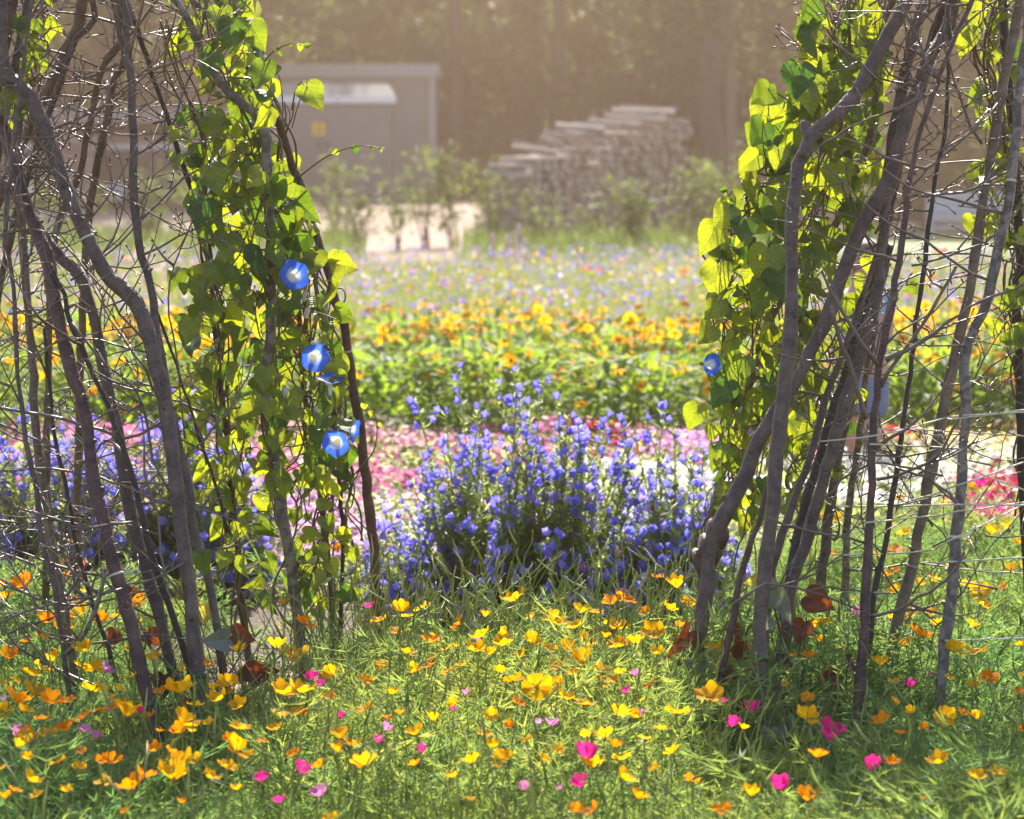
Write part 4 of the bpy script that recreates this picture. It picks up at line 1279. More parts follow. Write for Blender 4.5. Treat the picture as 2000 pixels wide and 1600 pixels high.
for (px, py, r_) in ((1400, 1040, .021), (1384, 1072, .025), (1368, 1098, .016)):
    c0 = at(px, py, 5.1)
    m = MB(); m.add(*tube([c0 + (-.012, .01, .02), c0 + (0, 0, .008), c0, c0 + (.004, -.004, -.012), c0 + (.006, 0, -.03)], [r_ * .4, r_ * .95, r_ * 1.05, r_ * .9, r_ * .4], 10, jag=.09)); m.build('knot', M['bark_red'], R2[0])
R3 = pole(TR, [(1807, 0), (1786, 63), (1769, 133), (1755, 210), (1740, 297), (1730, 367), (1724, 460), (1713, 572), (1692, 660), (1671, 730), (1643, 817), (1622, 887), (1608, 940), (1587, 1010), (1573, 1062), (1552, 1130), (1538, 1215), (1524, 1302), (1513, 1385)], (22, 29), 5.4, 5.05, 'bark', apR, 14)
pole(TR, [(1740, 420), (1690, 560), (1665, 640), (1615, 772), (1594, 852), (1573, 922), (1545, 992), (1517, 1080), (1500, 1180), (1482, 1330)], (12, 21), 5.4, 5.15, 'bark', None, 12)
R5 = pole(TR, [(1850, 110), (1828, 168), (1795, 266), (1780, 332), (1769, 420), (1753, 520), (1741, 590), (1727, 660), (1716, 716), (1712, 782), (1704, 852), (1703, 940), (1699, 1010), (1695, 1080), (1692, 1140), (1688, 1215), (1681, 1302), (1672, 1440)], (11, 23), 5.1, 4.85, 'bark_red', apR, 14)
R6 = pole(TR, [(1993, 0), (1975, 87), (1958, 175), (1940, 280), (1923, 385), (1909, 470), (1895, 560), (1874, 660), (1853, 747), (1839, 817), (1825, 887), (1811, 957), (1795, 1040), (1776, 1127), (1755, 1208), (1737, 1302), (1730, 1380)], (21, 27), 5.35, 5.15, 'bark_tan', apR, 10)
R7 = pole(TR, [(2005, 20), (1996, 122), (1990, 210), (1979, 315), (1972, 402), (1954, 472), (1940, 540), (1926, 590), (1902, 642), (1884, 695), (1881, 735), (1888, 790), (1881, 870), (1877, 957), (1866, 1050), (1860, 1145), (1847, 1232), (1839, 1337), (1839, 1440)], (19, 26), 5.1, 4.85, 'bark_grey', apR, 12)
pole(TR, [(1727, 35), (1716, 140), (1700, 262), (1670, 360), (1625, 450), (1560, 540), (1505, 620), (1482, 702), (1455, 772), (1440, 835), (1420, 898), (1398, 975), (1384, 1030), (1376, 1100)], (16, 22), 5.45, 5.75, 'bark_tan', apR, 8)
pole(TR, [(1850, 200), (1830, 330), (1804, 520), (1790, 625), (1779, 730), (1762, 835), (1748, 940), (1730, 1062), (1709, 1145), (1700, 1250), (1690, 1350)], (9, 14), 5.3, 5.1, 'bark_dark', apR, 14)
pole(TR, [(1740, 480), (1712, 600), (1695, 702), (1685, 800), (1674, 887), (1660, 975), (1653, 1050), (1650, 1140)], (13, 18), 5.5, 5.8, 'bark_grey', None, 5)
pole(TR, [(1540, 790), (1512, 852), (1506, 922), (1480, 1030), (1462, 1070), (1440, 1162), (1422, 1250), (1405, 1337), (1384, 1440)], (9, 19), 5.05, 4.92, 'bark_red', None, 6)
pole(TR, [(1990, 430), (1985, 560), (1990, 700), (1998, 900), (2010, 1200)], (22, 24), 5.5, 5.6, 'bark_dark', apR, 8)
pole(TR, [(1790, 180), (1745, 380), (1705, 540), (1676, 640), (1648, 740), (1618, 830), (1590, 930), (1555, 1060), (1535, 1200)], (16, 24), 5.45, 5.3, 'bark_dark', apR, 8)
pole(TR, [(1760, 250), (1738, 400), (1716, 530), (1696, 615), (1680, 690), (1664, 770), (1645, 850), (1630, 940), (1612, 1060), (1600, 1180)], (18, 22), 5.5, 5.6, 'bark', apR, 8)
# traced side branches
BR = [([(1868, 520), (1825, 600), (1772, 677), (1720, 754)], (7, 10), 4.95), ([(1909, 590), (1846, 635), (1790, 674), (1728, 702)], (6, 11), 4.92),
      ([(1604, 530), (1632, 586), (1671, 650), (1713, 714)], (6, 10), 4.9), ([(1625, 597), (1636, 653), (1657, 702), (1671, 747), (1685, 793), (1692, 817)], (9, 12), 4.9),
      ([(1880, 800), (1850, 860), (1810, 905), (1760, 925), (1712, 935)], (6, 8), 4.88), ([(1500, 1012), (1540, 1028), (1600, 1042), (1650, 1050), (1700, 1060)], (6, 6), 4.9),
      ([(1885, 1080), (1850, 1130), (1800, 1165), (1740, 1195), (1695, 1205)], (6, 7), 4.87), ([(1430, 1180), (1460, 1160), (1500, 1138), (1560, 1150), (1640, 1175), (1700, 1200)], (7, 4), 4.86),
      ([(1610, 970), (1660, 925), (1720, 905), (1790, 915), (1840, 930)], (5, 6), 5.0), ([(1880, 1000), (1850, 960), (1800, 930), (1750, 915)], (8, 5), 4.9),
      ([(1930, 230), (1860, 290), (1800, 345), (1760, 400)], (4, 6), 5.05), ([(1960, 320), (1900, 370), (1830, 380), (1770, 385)], (5, 6), 5.1), ([(1980, 420), (1930, 470), (1850, 500), (1780, 520)], (5, 6), 5.1),
      ([(1780, 210), (1700, 230), (1640, 262), (1580, 300)], (4, 5), 5.0)]
for p_, w_, d_ in BR:
    pole(TR, p_, w_, d_, d_ + .03, 'twig', None, 4, tw=(.06, .22), name='branch', ground=False)
BL = [([(0, 460), (60, 447), (130, 455), (200, 400), (270, 280)], (5, 4), 5.05), ([(380, 420), (330, 560), (345, 700), (360, 860)], (4, 4), 5.2), ([(0, 985), (70, 1002), (160, 1030), (260, 1020)], (5, 6), 4.9),
      ([(0, 920), (90, 915), (200, 935), (340, 990)], (5, 6), 5.0), ([(-10, 1225), (60, 1190), (150, 1170), (240, 1150)], (5, 6), 4.87), ([(0, 1130), (80, 1172), (180, 1180), (290, 1150)], (5, 5), 4.9),
      ([(140, 632), (200, 705), (270, 770), (300, 900), (330, 960)], (6, 5), 5.0), ([(0, 1225), (45, 1270), (100, 1300), (150, 1340)], (5, 7), 4.85), ([(380, 180), (440, 150), (520, 165), (560, 250)], (4, 4), 5.25),
      ([(0, 780), (60, 700), (150, 660), (290, 690)], (4, 5), 5.05), ([(130, 1190), (220, 1150), (300, 1130), (360, 1100)], (5, 5), 4.92)]
for p_, w_, d_ in BL:
    pole(TL, p_, w_, d_, d_ + .03, 'twig', None, 4, tw=(.06, .22), name='branch', ground=False)
# loose brushwood woven between the poles
def brush(parent, n, x0, x1, y0, y1, d0, d1, L=(.15, .5), up=.35):
    mb = MB()
    for i in range(n):
        p = at(rng.uniform(x0, x1), rng.uniform(y0, y1), rng.uniform(d0, d1))
        s = rng.choice((-1, 1))
        twig_tree(mb, p, (s, rng.normal(0, .3), rng.normal(up, .5)), rng.uniform(*L), rng.uniform(.0014, .0026))
    return tag(mb.build('brushwood', M['twig'], parent), kind='stuff') if mb.n else None
brush(TL, 30, -30, 360, -40, 560, 5.15, 5.5, (.12, .42))
brush(TL, 17, -30, 320, 560, 1180, 5.05, 5.5, (.1, .32))
brush(TL, 18, 380, 640, 20, 600, 5.3, 5.6, (.1, .3))
brush(TR, 32, 1660, 2010, -20, 620, 5.05, 5.5, (.12, .42))
brush(TR, 18, 1600, 1960, 620, 1230, 5.0, 5.5, (.1, .32))
for P_, py in ((R2, 1264), (R1, 1292)):
    tie(P_[0], *near_pole(P_[1], P_[2], py))
for P_, py in ((R6, 850), (R6, 1097), (R7, 1045), (R7, 340), (R6, 1105)):
    tie(P_[0], *near_pole(P_[1], P_[2], py), mat='twine', h=.004)
for pts in ([(1600, 862, 5.0), (1715, 850, 4.87), (1850, 816, 5.2), (1884, 812, 4.87), (2080, 800, 5.1)], [(1850, 818, 5.2), (1884, 816, 4.87), (2080, 790, 5.3)],
            [(1715, 838, 4.87), (1850, 842, 5.2), (2080, 858, 5.4)], [(1700, 868, 4.87), (1810, 872, 5.2), (1875, 878, 4.87)], [(1600, 978, 5.2), (1660, 990, 5.7), (1880, 986, 4.87), (2080, 988, 5.1)],
            [(1625, 1085, 5.1), (1800, 1078, 5.15), (1866, 1050, 4.87), (2080, 948, 5.4)], [(1795, 1100, 5.15), (1862, 1097, 4.87), (2080, 1085, 5.2)], [(1690, 1020, 4.87), (1800, 1010, 5.15), (1870, 1000, 4.87), (2080, 970, 5.5)],
            [(1760, 985, 5.4), (1880, 945, 4.87), (2080, 875, 5.4)], [(1846, 1250, 4.87), (1930, 1249, 4.95), (2080, 1244, 5.1)], [(1860, 900, 4.87), (1940, 935, 5.2), (2080, 985, 5.5)]):
    rope(TR, [at(*p) for p in pts])
for pts in ([(-60, 927, 5.1), (30, 915, 4.95), (80, 925, 5.15)], [(-60, 1198, 5.0), (60, 1194, 4.95), (130, 1195, 5.15)], [(30, 470, 5.15), (75, 455, 5.3), (150, 420, 5.1), (180, 452, 5.2)]):
    rope(TL, [at(*p) for p in pts], .0013)

# ================================================================== climbing vines
HALF = [(0, .02), (.07, .11), (.17, .165), (.29, .16), (.4, .1), (.47, 0), (.5, -.14), (.475, -.3), (.4, -.47), (.29, -.64), (.16, -.82), (.055, -.97), (0, -1.06)]
def heart_leaf(fold, curl, wave, narrow=1.0):
    """heart-shaped leaf hanging from its stalk at the origin; tip along -z, face along -y"""
    V, U, F = [], [], []
    n = len(HALF)
    ph = rng.uniform(0, 6.28)
    def put(x, z):
        ax = abs(x)
        y = -fold * ax + curl * (z ** 2) * .8 - .1 * curl * z + wave * math.sin(7 * z + 5 * x + ph) * ax
        V.append((x * narrow, y, z)); U.append((x, z))
    for sgn in (-1, 1):
        for i, (x, z) in enumerate(HALF):
            x = x * (1 + rng.normal(0, .03)); 
            mz = min(z, -.0) if i < 6 else z
            mz = -0.02 - .98 * max(0, (i - 2)) / (n - 3) * 1.04 if i >= 2 else 0
            for f in (0, .35, .7, 1):
                put(sgn * x * f, mz + (z - mz) * f ** 1.1)
    for s in range(2):
        o = s * n * 4
        for i in range(n - 1):
            for k in range(3):
                q = (o + i * 4 + k, o + i * 4 + k + 1, o + (i + 1) * 4 + k + 1, o + (i + 1) * 4 + k)
                F.append(q if s else q[::-1])
    m = MB(); m.add(V, F, uv=U)
    return m
HL = [(.3, .3, .25, 1.0), (.6, .55, .2, .95), (.15, -.35, .3, 1.05), (.8, .25, .2, .85), (-.3, .6, .3, 1.0), (.45, -.6, .25, .95), (.1, .25, .4, 1.1), (1.0, .5, .25, .8)]
LEAF = [heart_leaf(*k).mesh('leaf', M['vine_leaf']) for k in HL]
def in_poly(px, py, poly):
    c = False
    j = len(poly) - 1
    for i in range(len(poly)):
        if (poly[i][1] > py) != (poly[j][1] > py) and px < (poly[j][0] - poly[i][0]) * (py - poly[i][1]) / (poly[j][1] - poly[i][1]) + poly[i][0]:
            c = not c
        j = i
    return c
def vine(label, px, Y, strands, polys, hand, flowers=(), buds=(), tendrils=()):
    base = np.array(((px - 1000) / FPX * Y, Y, 0.0))
    t = thing('morning_glory_vine', label, 'vine', tuple(base), 'morning glory vines on the pole tents')
    sb = MB()
    pts = []
    for st in strands:                                  # twining stems
        A_ = np.array([at(*p) for p in st])
        k = 10 + 6 * len(st)
        S = spline(A_, k)
        for tw in range(5):
            ph = rng.uniform(0, 6.28)
            a = np.linspace(0, rng.uniform(14, 26), k) + ph
            rr = rng.uniform(.008, .028) * (1 + .5 * np.sin(np.linspace(0, 9, k) + ph))
            Q = S + np.stack([rr * np.cos(a), rr * np.sin(a) * .8, rng.normal(0, .006, k)], -1)
            sb.add(*tube(spline(Q, k * 3), rng.uniform(.0012, .0024), 5))
            pts.append(Q)
    pts = np.vstack(pts)
    jobs = []
    for poly, n, smin, smax, d0, d1 in polys:
        xs, ys_ = [p[0] for p in poly], [p[1] for p in poly]
        k = 0
        tries = 0
        placed = []
        n = int(n * 1.2)
        while k < n and tries < n * 40:
            tries += 1
            x, y = rng.uniform(min(xs), max(xs)), rng.uniform(min(ys_), max(ys_))
            if not in_poly(x, y, poly):
                continue
            s = .94 * (rng.uniform(smin, smax) if rng.random() < .72 else smin * rng.uniform(.4, 1))
            if any((x - q[0]) ** 2 + (y - q[1]) ** 2 < (.30 * s) ** 2 for q in placed):
                continue
            placed.append((x, y)); k += 1
            jobs.append((x, y, s, rng.uniform(d0, d1), None))
    for (x, y, s, d, roll) in hand:
        jobs.append((x, y, s, d, roll))
    for (x, y, s, d, roll) in jobs:
        p = at(x, y - .42 * s, d)
        sz = s / FPX * d
        o = link('leaf', LEAF[rng.integers(0, 8)] if roll is None else LEAF[(0, 2, 6)[rng.integers(0, 3)]], t)
        o.location = Vector(p - base)
        if roll is None:
            o.rotation_euler = (rng.normal(-.3, .45), rng.normal(0, .55), rng.normal(0, .75))
        else:
            o.rotation_euler = (rng.normal(-.15, .15), roll, rng.normal(0, .2))
        o.scale = (sz, sz, sz)
        q = pts[np.argmin(np.linalg.norm((pts - p - (0, 0, -.03)) * (1, .6, 1), axis=1))]
        v = p - q
        if np.linalg.norm(v) > .16:
            q = p - unit(v + (0, 0, .05)) * .12
        mid = (p + q) / 2 + np.array((rng.normal(0, .01), -.01, .012))
        sb.add(*tube(spline([q, mid, p], 6), .0011, 4, cap=False))
    for (x, y, s, d, yaw, pit) in flowers:
        d -= .1
        p = at(x, y, d)
        r_ = s / FPX * d / 2
        f = MB()
        n, V, F, Cc = 30, [], [], []
        prof = [(.09, -1.55, (.9, .9, .86)), (.14, -1.1, (.9, .9, .86)), (.2, -.6, (.9, .9, .84)), (.34, -.25, (.6, .68, .9)), (.58, -.11, (.06, .17, .76)), (.85, -.03, (.035, .13, .72)), (1, .0, (.03, .115, .68))]
        for j, (rr, zz, cc) in enumerate(prof):
            for i in range(n):
                a = 2 * math.pi * i / n
                k = 1 + (.05 * math.cos(5 * a + x) + .02 * math.sin(13 * a + y)) * (j > 3)
                star = max(0, math.cos(5 * a + .4)) ** 6 * (.28 if j in (4, 5) else 0)
                V.append((rr * k * math.cos(a) * r_, rr * k * math.sin(a) * r_, (zz + (.05 * math.cos(5 * a + x) + .04 * math.sin(3 * a + y)) * (j > 4)) * r_))
                Cc.append(np.array(cc) * (1 - star) + np.array((.35, .42, .85)) * star)
        F = [(j * n + i, j * n + (i + 1) % n, (j + 1) * n + (i + 1) % n, (j + 1) * n + i) for j in range(len(prof) - 1) for i in range(n)]
        f.add(V, F, col=np.array(Cc))
        fo = link('flower', f.mesh('flower', M['petal_blue']), t)
        fo.location = Vector(p - base)
        fo.rotation_euler = (R(90) + pit, 0, yaw)
        g = MB(); V, F = dome(.2 * r_, .09 * r_, 10, 3); g.add(np.array(V) + (0, 0, -.42 * r_), F)
        link('stamens', g.mesh('stamens', M['throat_yellow']), fo)
        g = MB(); g.add(*tube([(0, 0, -1.85 * r_), (0, 0, -1.7 * r_), (0, 0, -1.4 * r_)], [.04 * r_, .15 * r_, .17 * r_], 8))
        link('calyx', g.mesh('calyx', M['green_stem']), fo)
    for (x, y, s, d) in buds:
        p = at(x, y, d); L = s / FPX * d
        g = MB(); g.add(*tube([p, p + (.001, 0, L * .4), p + (.004, 0, L * .8), p + (.006, 0, L)], [.0025, .005, .0055, .002], 8), col=(.8, .72, .76))
        g.build('bud', M['white_throat'], t)
    for td in tendrils:
        S = spline(np.array([at(*p) for p in td]), 24)
        sb.add(*tube(S, np.linspace(.0019, .0009, 24), 5))
        for j in (12, 17, 21, 23):
            o = link('leaf', LEAF[rng.integers(0, 8)], t)
            o.location = Vector(S[j] - base); sz = rng.uniform(.008, .016)
            o.rotation_euler = (rng.normal(0, .6), rng.normal(0, .8), rng.normal(0, .8)); o.scale = (sz, sz, sz)
    sb.build('stem', M['vine_stem'], t)
    return t
vine('leafy morning glory vine with blue trumpet flowers on the left pole tent', 560, 5.6,
     [[(470, 1250, 5.6), (455, 1000, 5.6), (430, 700, 5.5), (410, 450, 5.45), (380, 250, 5.4), (330, 40, 5.35)],
      [(590, 1270, 5.5), (560, 1050, 5.5), (525, 800, 5.45), (530, 550, 5.4), (510, 300, 5.38), (420, 100, 5.33), (380, -60, 5.3)],
      [(650, 1240, 5.7), (625, 1000, 5.65), (600, 760, 5.6), (610, 560, 5.55), (570, 350, 5.5), (540, 200, 5.45)],
      [(700, 1060, 5.75), (670, 850, 5.7), (650, 650, 5.6), (610, 480, 5.55)], [(560, 1000, 5.6), (600, 800, 5.6), (560, 600, 5.5), (560, 400, 5.45)],
      [(620, 1150, 5.65), (650, 900, 5.65), (640, 740, 5.6), (590, 600, 5.55)],
      [(110, 400, 5.4), (80, 250, 5.4), (60, 120, 5.4), (80, -20, 5.4)]],
     [([(400, -20), (470, -20), (520, 100), (545, 240), (530, 260), (440, 200), (390, 90)], 28, 42, 70, 5.25, 5.5),
      ([(300, -20), (400, -20), (420, 160), (440, 240), (400, 200), (330, 90)], 12, 30, 56, 5.2, 5.5),
      ([(350, 240), (440, 200), (525, 270), (560, 330), (600, 430), (640, 520), (600, 560), (430, 520), (385, 400)], 92, 42, 72, 5.25, 5.6),
      ([(350, 520), (640, 500), (665, 620), (660, 760), (600, 780), (500, 760), (350, 700)], 88, 38, 64, 5.3, 5.65),
      ([(350, 700), (480, 740), (660, 760), (690, 840), (680, 960), (560, 960), (480, 1000), (360, 900)], 74, 36, 60, 5.3, 5.7),
      ([(420, 960), (690, 940), (700, 1180), (640, 1230), (560, 1180), (460, 1180)], 56, 32, 52, 5.4, 5.75),
      ([(10, -20), (110, -20), (90, 120), (60, 260), (5, 260), (0, 120)], 17, 32, 52, 5.2, 5.5)],
     [(398, 420, 60, 5.22, .1), (412, 352, 56, 5.24, -.3), (517, 148, 58, 5.25, .1), (600, 192, 54, 5.22, -.5), (490, 72, 56, 5.26, -.5), (455, 66, 60, 5.25, .1), (430, 40, 52, 5.27, 0), (375, 645, 48, 5.2, .1), (438, 540, 50, 5.22, .4), (568, 783, 50, 5.3, .1),
      (542, 862, 46, 5.3, -.1), (527, 800, 38, 5.3, .1), (612, 900, 38, 5.4, 0), (440, 870, 34, 5.25, -.2), (385, 975, 36, 5.2, 0), (468, 1038, 34, 5.3, .2), (555, 955, 36, 5.35, 0), (55, 60, 44, 5.2, .2), (52, 130, 28, 5.2, .1), (84, 130, 26, 5.2, 0), (25, 210, 44, 5.22, .3),
      (445, 480, 52, 5.3, 0), (470, 560, 50, 5.3, .2), (385, 560, 38, 5.28, -.2), (520, 740, 46, 5.3, 0), (395, 1100, 44, 5.05, -.2), (440, 1095, 34, 5.05, .3), (345, 315, 30, 5.2, 0), (342, 265, 30, 5.2, .3)],
     [(575, 537, 60, 5.3, .4, -.3), (616, 699, 56, 5.3, .3, .12), (646, 738, 52, 5.42, .2, -1.25), (655, 866, 55, 5.35, -.2, .2), (693, 842, 46, 5.5, 1.2, .2)],
     [(592, 590, 22, 5.4), (597, 622, 20, 5.4), (556, 776, 22, 5.3)],
     [[(585, 345, 5.45), (640, 305, 5.4), (700, 285, 5.35), (745, 290, 5.33)], [(510, 130, 5.3), (535, 100, 5.25), (570, 85, 5.22), (597, 90, 5.2)], [(570, 215, 5.35), (578, 175, 5.3), (590, 160, 5.28), (605, 165, 5.28)], [(690, 930, 5.6), (730, 880, 5.55), (735, 820, 5.5), (712, 790, 5.5)]])
vine('dense morning glory vine with large heart leaves on the right pole tent', 1480, 5.7,
     [[(1385, 1100, 5.75), (1420, 900, 5.7), (1470, 720, 5.6), (1500, 560, 5.5), (1580, 350, 5.45), (1640, 150, 5.4), (1680, -60, 5.35)],
      [(1450, 1130, 5.6), (1480, 900, 5.6), (1540, 700, 5.55), (1570, 500, 5.5), (1640, 300, 5.45), (1700, 100, 5.4), (1740, -60, 5.38)],
      [(1400, 540, 5.55), (1420, 470, 5.5), (1450, 420, 5.5), (1520, 330, 5.45)], [(1560, 1000, 5.6), (1600, 800, 5.6), (1620, 600, 5.55), (1640, 420, 5.5)],
      [(1430, 820, 5.7), (1440, 700, 5.65), (1400, 620, 5.6), (1410, 540, 5.55)],
      [(1380, 1080, 5.75), (1440, 920, 5.7), (1500, 800, 5.6), (1540, 600, 5.55)]],
     [([(1585, -20), (1720, -20), (1725, 120), (1650, 260), (1600, 300), (1500, 330), (1470, 300), (1490, 230), (1520, 170), (1560, 90)], 92, 42, 76, 5.25, 5.6),
      ([(1480, 300), (1590, 300), (1700, 180), (1720, 260), (1680, 420), (1600, 560), (1430, 600), (1385, 560), (1385, 490), (1420, 400)], 112, 42, 74, 5.3, 5.65),
      ([(1400, 580), (1600, 560), (1590, 700), (1530, 780), (1440, 830), (1395, 760), (1400, 640)], 62, 38, 64, 5.3, 5.7),
      ([(1500, 760), (1640, 640), (1680, 780), (1640, 960), (1560, 1040), (1480, 1010)], 40, 36, 60, 5.5, 5.8),
      ([(1395, 790), (1500, 800), (1490, 1040), (1430, 1060), (1400, 960), (1400, 870)], 34, 32, 56, 5.4, 5.75)],
     [(1398, 470, 60, 5.28, .5), (1402, 545, 64, 5.3, .1), (1425, 430, 58, 5.28, .7), (1455, 455, 56, 5.27, .1), (1500, 520, 78, 5.25, .1), (1520, 560, 70, 5.25, -.2), (1560, 160, 66, 5.25, .1), (1580, 185, 66, 5.24, -.1), (1640, 150, 78, 5.3, .1), (1500, 195, 52, 5.3, .9),
      (1490, 265, 56, 5.3, .6), (1480, 325, 48, 5.3, .9), (1640, 300, 64, 5.4, 0), (1530, 390, 60, 5.3, 0), (1520, 310, 44, 5.28, .1), (1500, 585, 60, 5.25, .5), (1405, 610, 50, 5.3, .8), (1390, 660, 50, 5.3, .8), (1450, 725, 62, 5.3, .4), (1420, 770, 60, 5.3, .5), (1362, 815, 52, 5.3, .3), (1395, 845, 34, 5.32, .2), (1590, 650, 64, 5.4, .1), (1720, 160, 46, 5.45, 0), (1790, 570, 30, 5.5, 1.2), (1652, 600, 52, 5.52, .1), (1662, 645, 46, 5.52, -.2), (1640, 555, 50, 5.5, .2), (1650, 690, 44, 5.55, .1), (1690, 560, 40, 5.55, .3), (1700, 520, 44, 5.55, -.1), (1682, 610, 40, 5.55, 0)],
     [(1391, 712, 44, 5.35, 2.4, .1)], [],
     [[(1660, 120, 5.2), (1625, 60, 5.15), (1610, 0, 5.12), (1615, -60, 5.1)], [(1440, 400, 5.35), (1425, 385, 5.3), (1420, 375, 5.3), (1418, 370, 5.3)]])
vine('morning glory vine climbing the pole at the right edge of the picture', 2010, 5.7,
     [[(2010, 1000, 5.6), (1995, 700, 5.55), (1985, 450, 5.5), (1960, 250, 5.45), (1930, 60, 5.4), (1960, -80, 5.35)], [(1990, 640, 5.55), (1985, 400, 5.5), (1950, 240, 5.45), (1900, 60, 5.42)]],
     [([(1880, -20), (1990, -20), (1990, 120), (1890, 110)], 15, 36, 62, 5.35, 5.6), ([(1880, 170), (1990, 130), (2010, 330), (1940, 330), (1900, 250)], 22, 28, 48, 5.35, 5.6), ([(1890, 330), (2020, 340), (2020, 480), (1950, 480)], 14, 30, 56, 5.35, 5.6), ([(1950, 540), (2040, 540), (2040, 740), (1970, 720)], 20, 34, 60, 5.35, 5.6)],
     [(1900, 440, 40, 5.3, .1), (1935, 440, 50, 5.3, .2), (1905, 20, 60, 5.35, 0), (1890, 80, 56, 5.35, .2), (1990, 590, 50, 5.35, .5), (1940, 640, 36, 5.3, 0)])

# ------------------------------------------------------------------ young beans with dark leaves at the pole feet
for k_ in ('bean_rust', 'bean_grey', 'bean_yellow'):
    M[k_ + '_me'] = [heart_leaf(*k, ).mesh('leaf', M[k_]) for k in ((.45, .5, .3, 1.0), (.3, -.6, .3, 1.1), (.8, .45, .25, .9))]
def bean(label, px, Y, leaves):
    base = np.array(((px - 1000) / FPX * Y, Y, 0.0))
    t = thing('bean_plant', label, 'plant', tuple(base), 'dark-leaved young beans at the pole feet')
    sb = MB()
    S = spline([base, base + (.01, 0, .1), base + (-.01, 0, .2)], 8)
    sb.add(*tube(S, np.linspace(.0028, .0016, 8), 6))
    for (x, y, s, d, kind, ry, rz, rx) in leaves:
        p = at(x, y, d); sz = .7 * s / FPX * d
        o = link('leaf', M[kind + '_me'][rng.integers(0, 3)], t)
        o.location = Vector(p - base); o.scale = (sz, sz, sz); o.rotation_euler = (rx, ry, rz)
        q = S[min(7, 2 + rng.integers(0, 6))]
        sb.add(*tube(spline([q, (p + q) / 2 + (0, 0, -.015), p], 7), .0012, 5))
    sb.build('stem', M['bark_red'], t)
bean('young bean with rust-brown and grey leaves at the foot of the left poles', 440, 4.95,
     [(455, 1240, 66, 4.95, 'bean_rust', -1.4, .2, -.2), (445, 1248, 70, 4.92, 'bean_grey', 1.45, -.2, -.5), (490, 1310, 80, 4.9, 'bean_rust', -1.5, .1, -.1), (485, 1310, 52, 4.92, 'bean_rust', .9, .1, 0),
      (320, 1320, 66, 4.98, 'bean_rust', .2, .3, -.1), (350, 1380, 62, 4.97, 'bean_rust', -.9, .2, -.2), (350, 1145, 62, 5.1, 'bean_yellow', -1.0, .1, -.3), (385, 1195, 56, 5.08, 'bean_yellow', -1.6, .2, 0), (330, 1150, 50, 5.1, 'bean_grey', .9, .3, -.4)])
bean('young bean with rusty leaves behind the red-barked left pole', 240, 5.2, [(225, 1235, 54, 5.15, 'bean_rust', .6, .1, -.1), (290, 1235, 56, 5.15, 'bean_rust', -.7, .1, -.1), (255, 1150, 40, 5.2, 'bean_rust', .2, .3, -.2)])
bean('young bean with rust-brown leaf left of the thick knotted right pole', 1350, 5.05, [(1345, 1235, 92, 5.02, 'bean_rust', .75, .3, -.35), (1430, 1225, 60, 5.1, 'bean_rust', -.4, .2, 0), (1355, 1290, 60, 4.98, 'bean_grey', -.5, .4, -.5), (1440, 1260, 66, 5.05, 'bean_rust', -.6, .1, .2), (1400, 1270, 50, 5.08, 'bean_yellow', -.9, .1, 0), (1430, 1310, 50, 4.95, 'bean_rust', .8, .2, 0)])
bean('young bean with grey-green and orange-brown leaves between the right poles', 1560, 5.0, [(1505, 1160, 74, 4.95, 'bean_grey', -1.4, .1, -.6), (1578, 1165, 84, 5.0, 'bean_rust', -1.1, .35, -.4), (1500, 1125, 64, 5.05, 'bean_yellow', 1.2, .2, 0), (1520, 1180, 60, 4.97, 'bean_grey', -.5, .4, -.7), (1500, 1210, 50, 5.0, 'bean_grey', .9, .2, -.4), (1570, 1215, 60, 5.02, 'bean_rust', .4, .1, .1)])
bean('young bean with blackish-brown folded leaves near the thin red right pole', 1640, 4.95, [(1625, 1322, 64, 4.92, 'bean_rust', -1.3, .5, 1.0), (1630, 1320, 44, 4.92, 'bean_rust', 1.4, .5, .9), (1655, 1300, 56, 4.95, 'bean_rust', -2.2, .5, .6)])
bean('young bean with silvery grey leaves low between the right pole feet', 1540, 4.75, [(1530, 1418, 64, 4.72, 'bean_grey', .9, .2, -.8), (1535, 1420, 66, 4.72, 'bean_grey', -1.3, .2, -1.0), (1500, 1425, 54, 4.7, 'bean_grey', .3, .2, -.5), (1450, 1370, 50, 4.8, 'bean_rust', .8, .2, .2)])

# ================================================================== foreground growth
def frond(seed):
    """finely cut poppy leaf: ribs with narrow forked slivers"""
    r_ = np.random.default_rng(seed)
    V, F = [], []
    def sliver(p, d, L, w):
        d = unit(d); s = unit(np.cross(d, r_.normal(0, 1, 3)))
        i = len(V)
        V.extend([p - s * w * .44, p + s * w * .44, p + d * L])
        F.append((i, i + 1, i + 2))
    n = 6
    P = [np.array((0, .75 * (k / n) ** 1.25, .95 * (k / n) - .28 * (k / n) ** 2.5)) for k in range(n + 1)]
    for k in range(n):
        sliver(P[k], P[k + 1] - P[k], np.linalg.norm(P[k + 1] - P[k]) * 1.25, .012)
    for k in range(2, n + 1):
        fw = unit(P[k] - P[k - 1])
        for sg in (-1, 1):
            d = fw * .7 + np.array((sg * .9, 0, 0)) + r_.normal(0, .2, 3)
            L = .3 * (1.15 - .5 * abs(k / n - .55))
            e = P[k] + unit(d) * L * .5
            sliver(P[k], d, L * .6, .015)
            for q in (-.8, -.3, .15, .5, .9):
                sliver(e, d + fw * q + np.array((sg * q * -.5, r_.normal(0, .25), r_.normal(0, .3))), L * .55, .019)
        sliver(P[k], fw + r_.normal(0, .3, 3), .2, .017)
    return (np.array(V), [np.array(F)], None)
FR = [frond(100 + k) for k in range(6)]
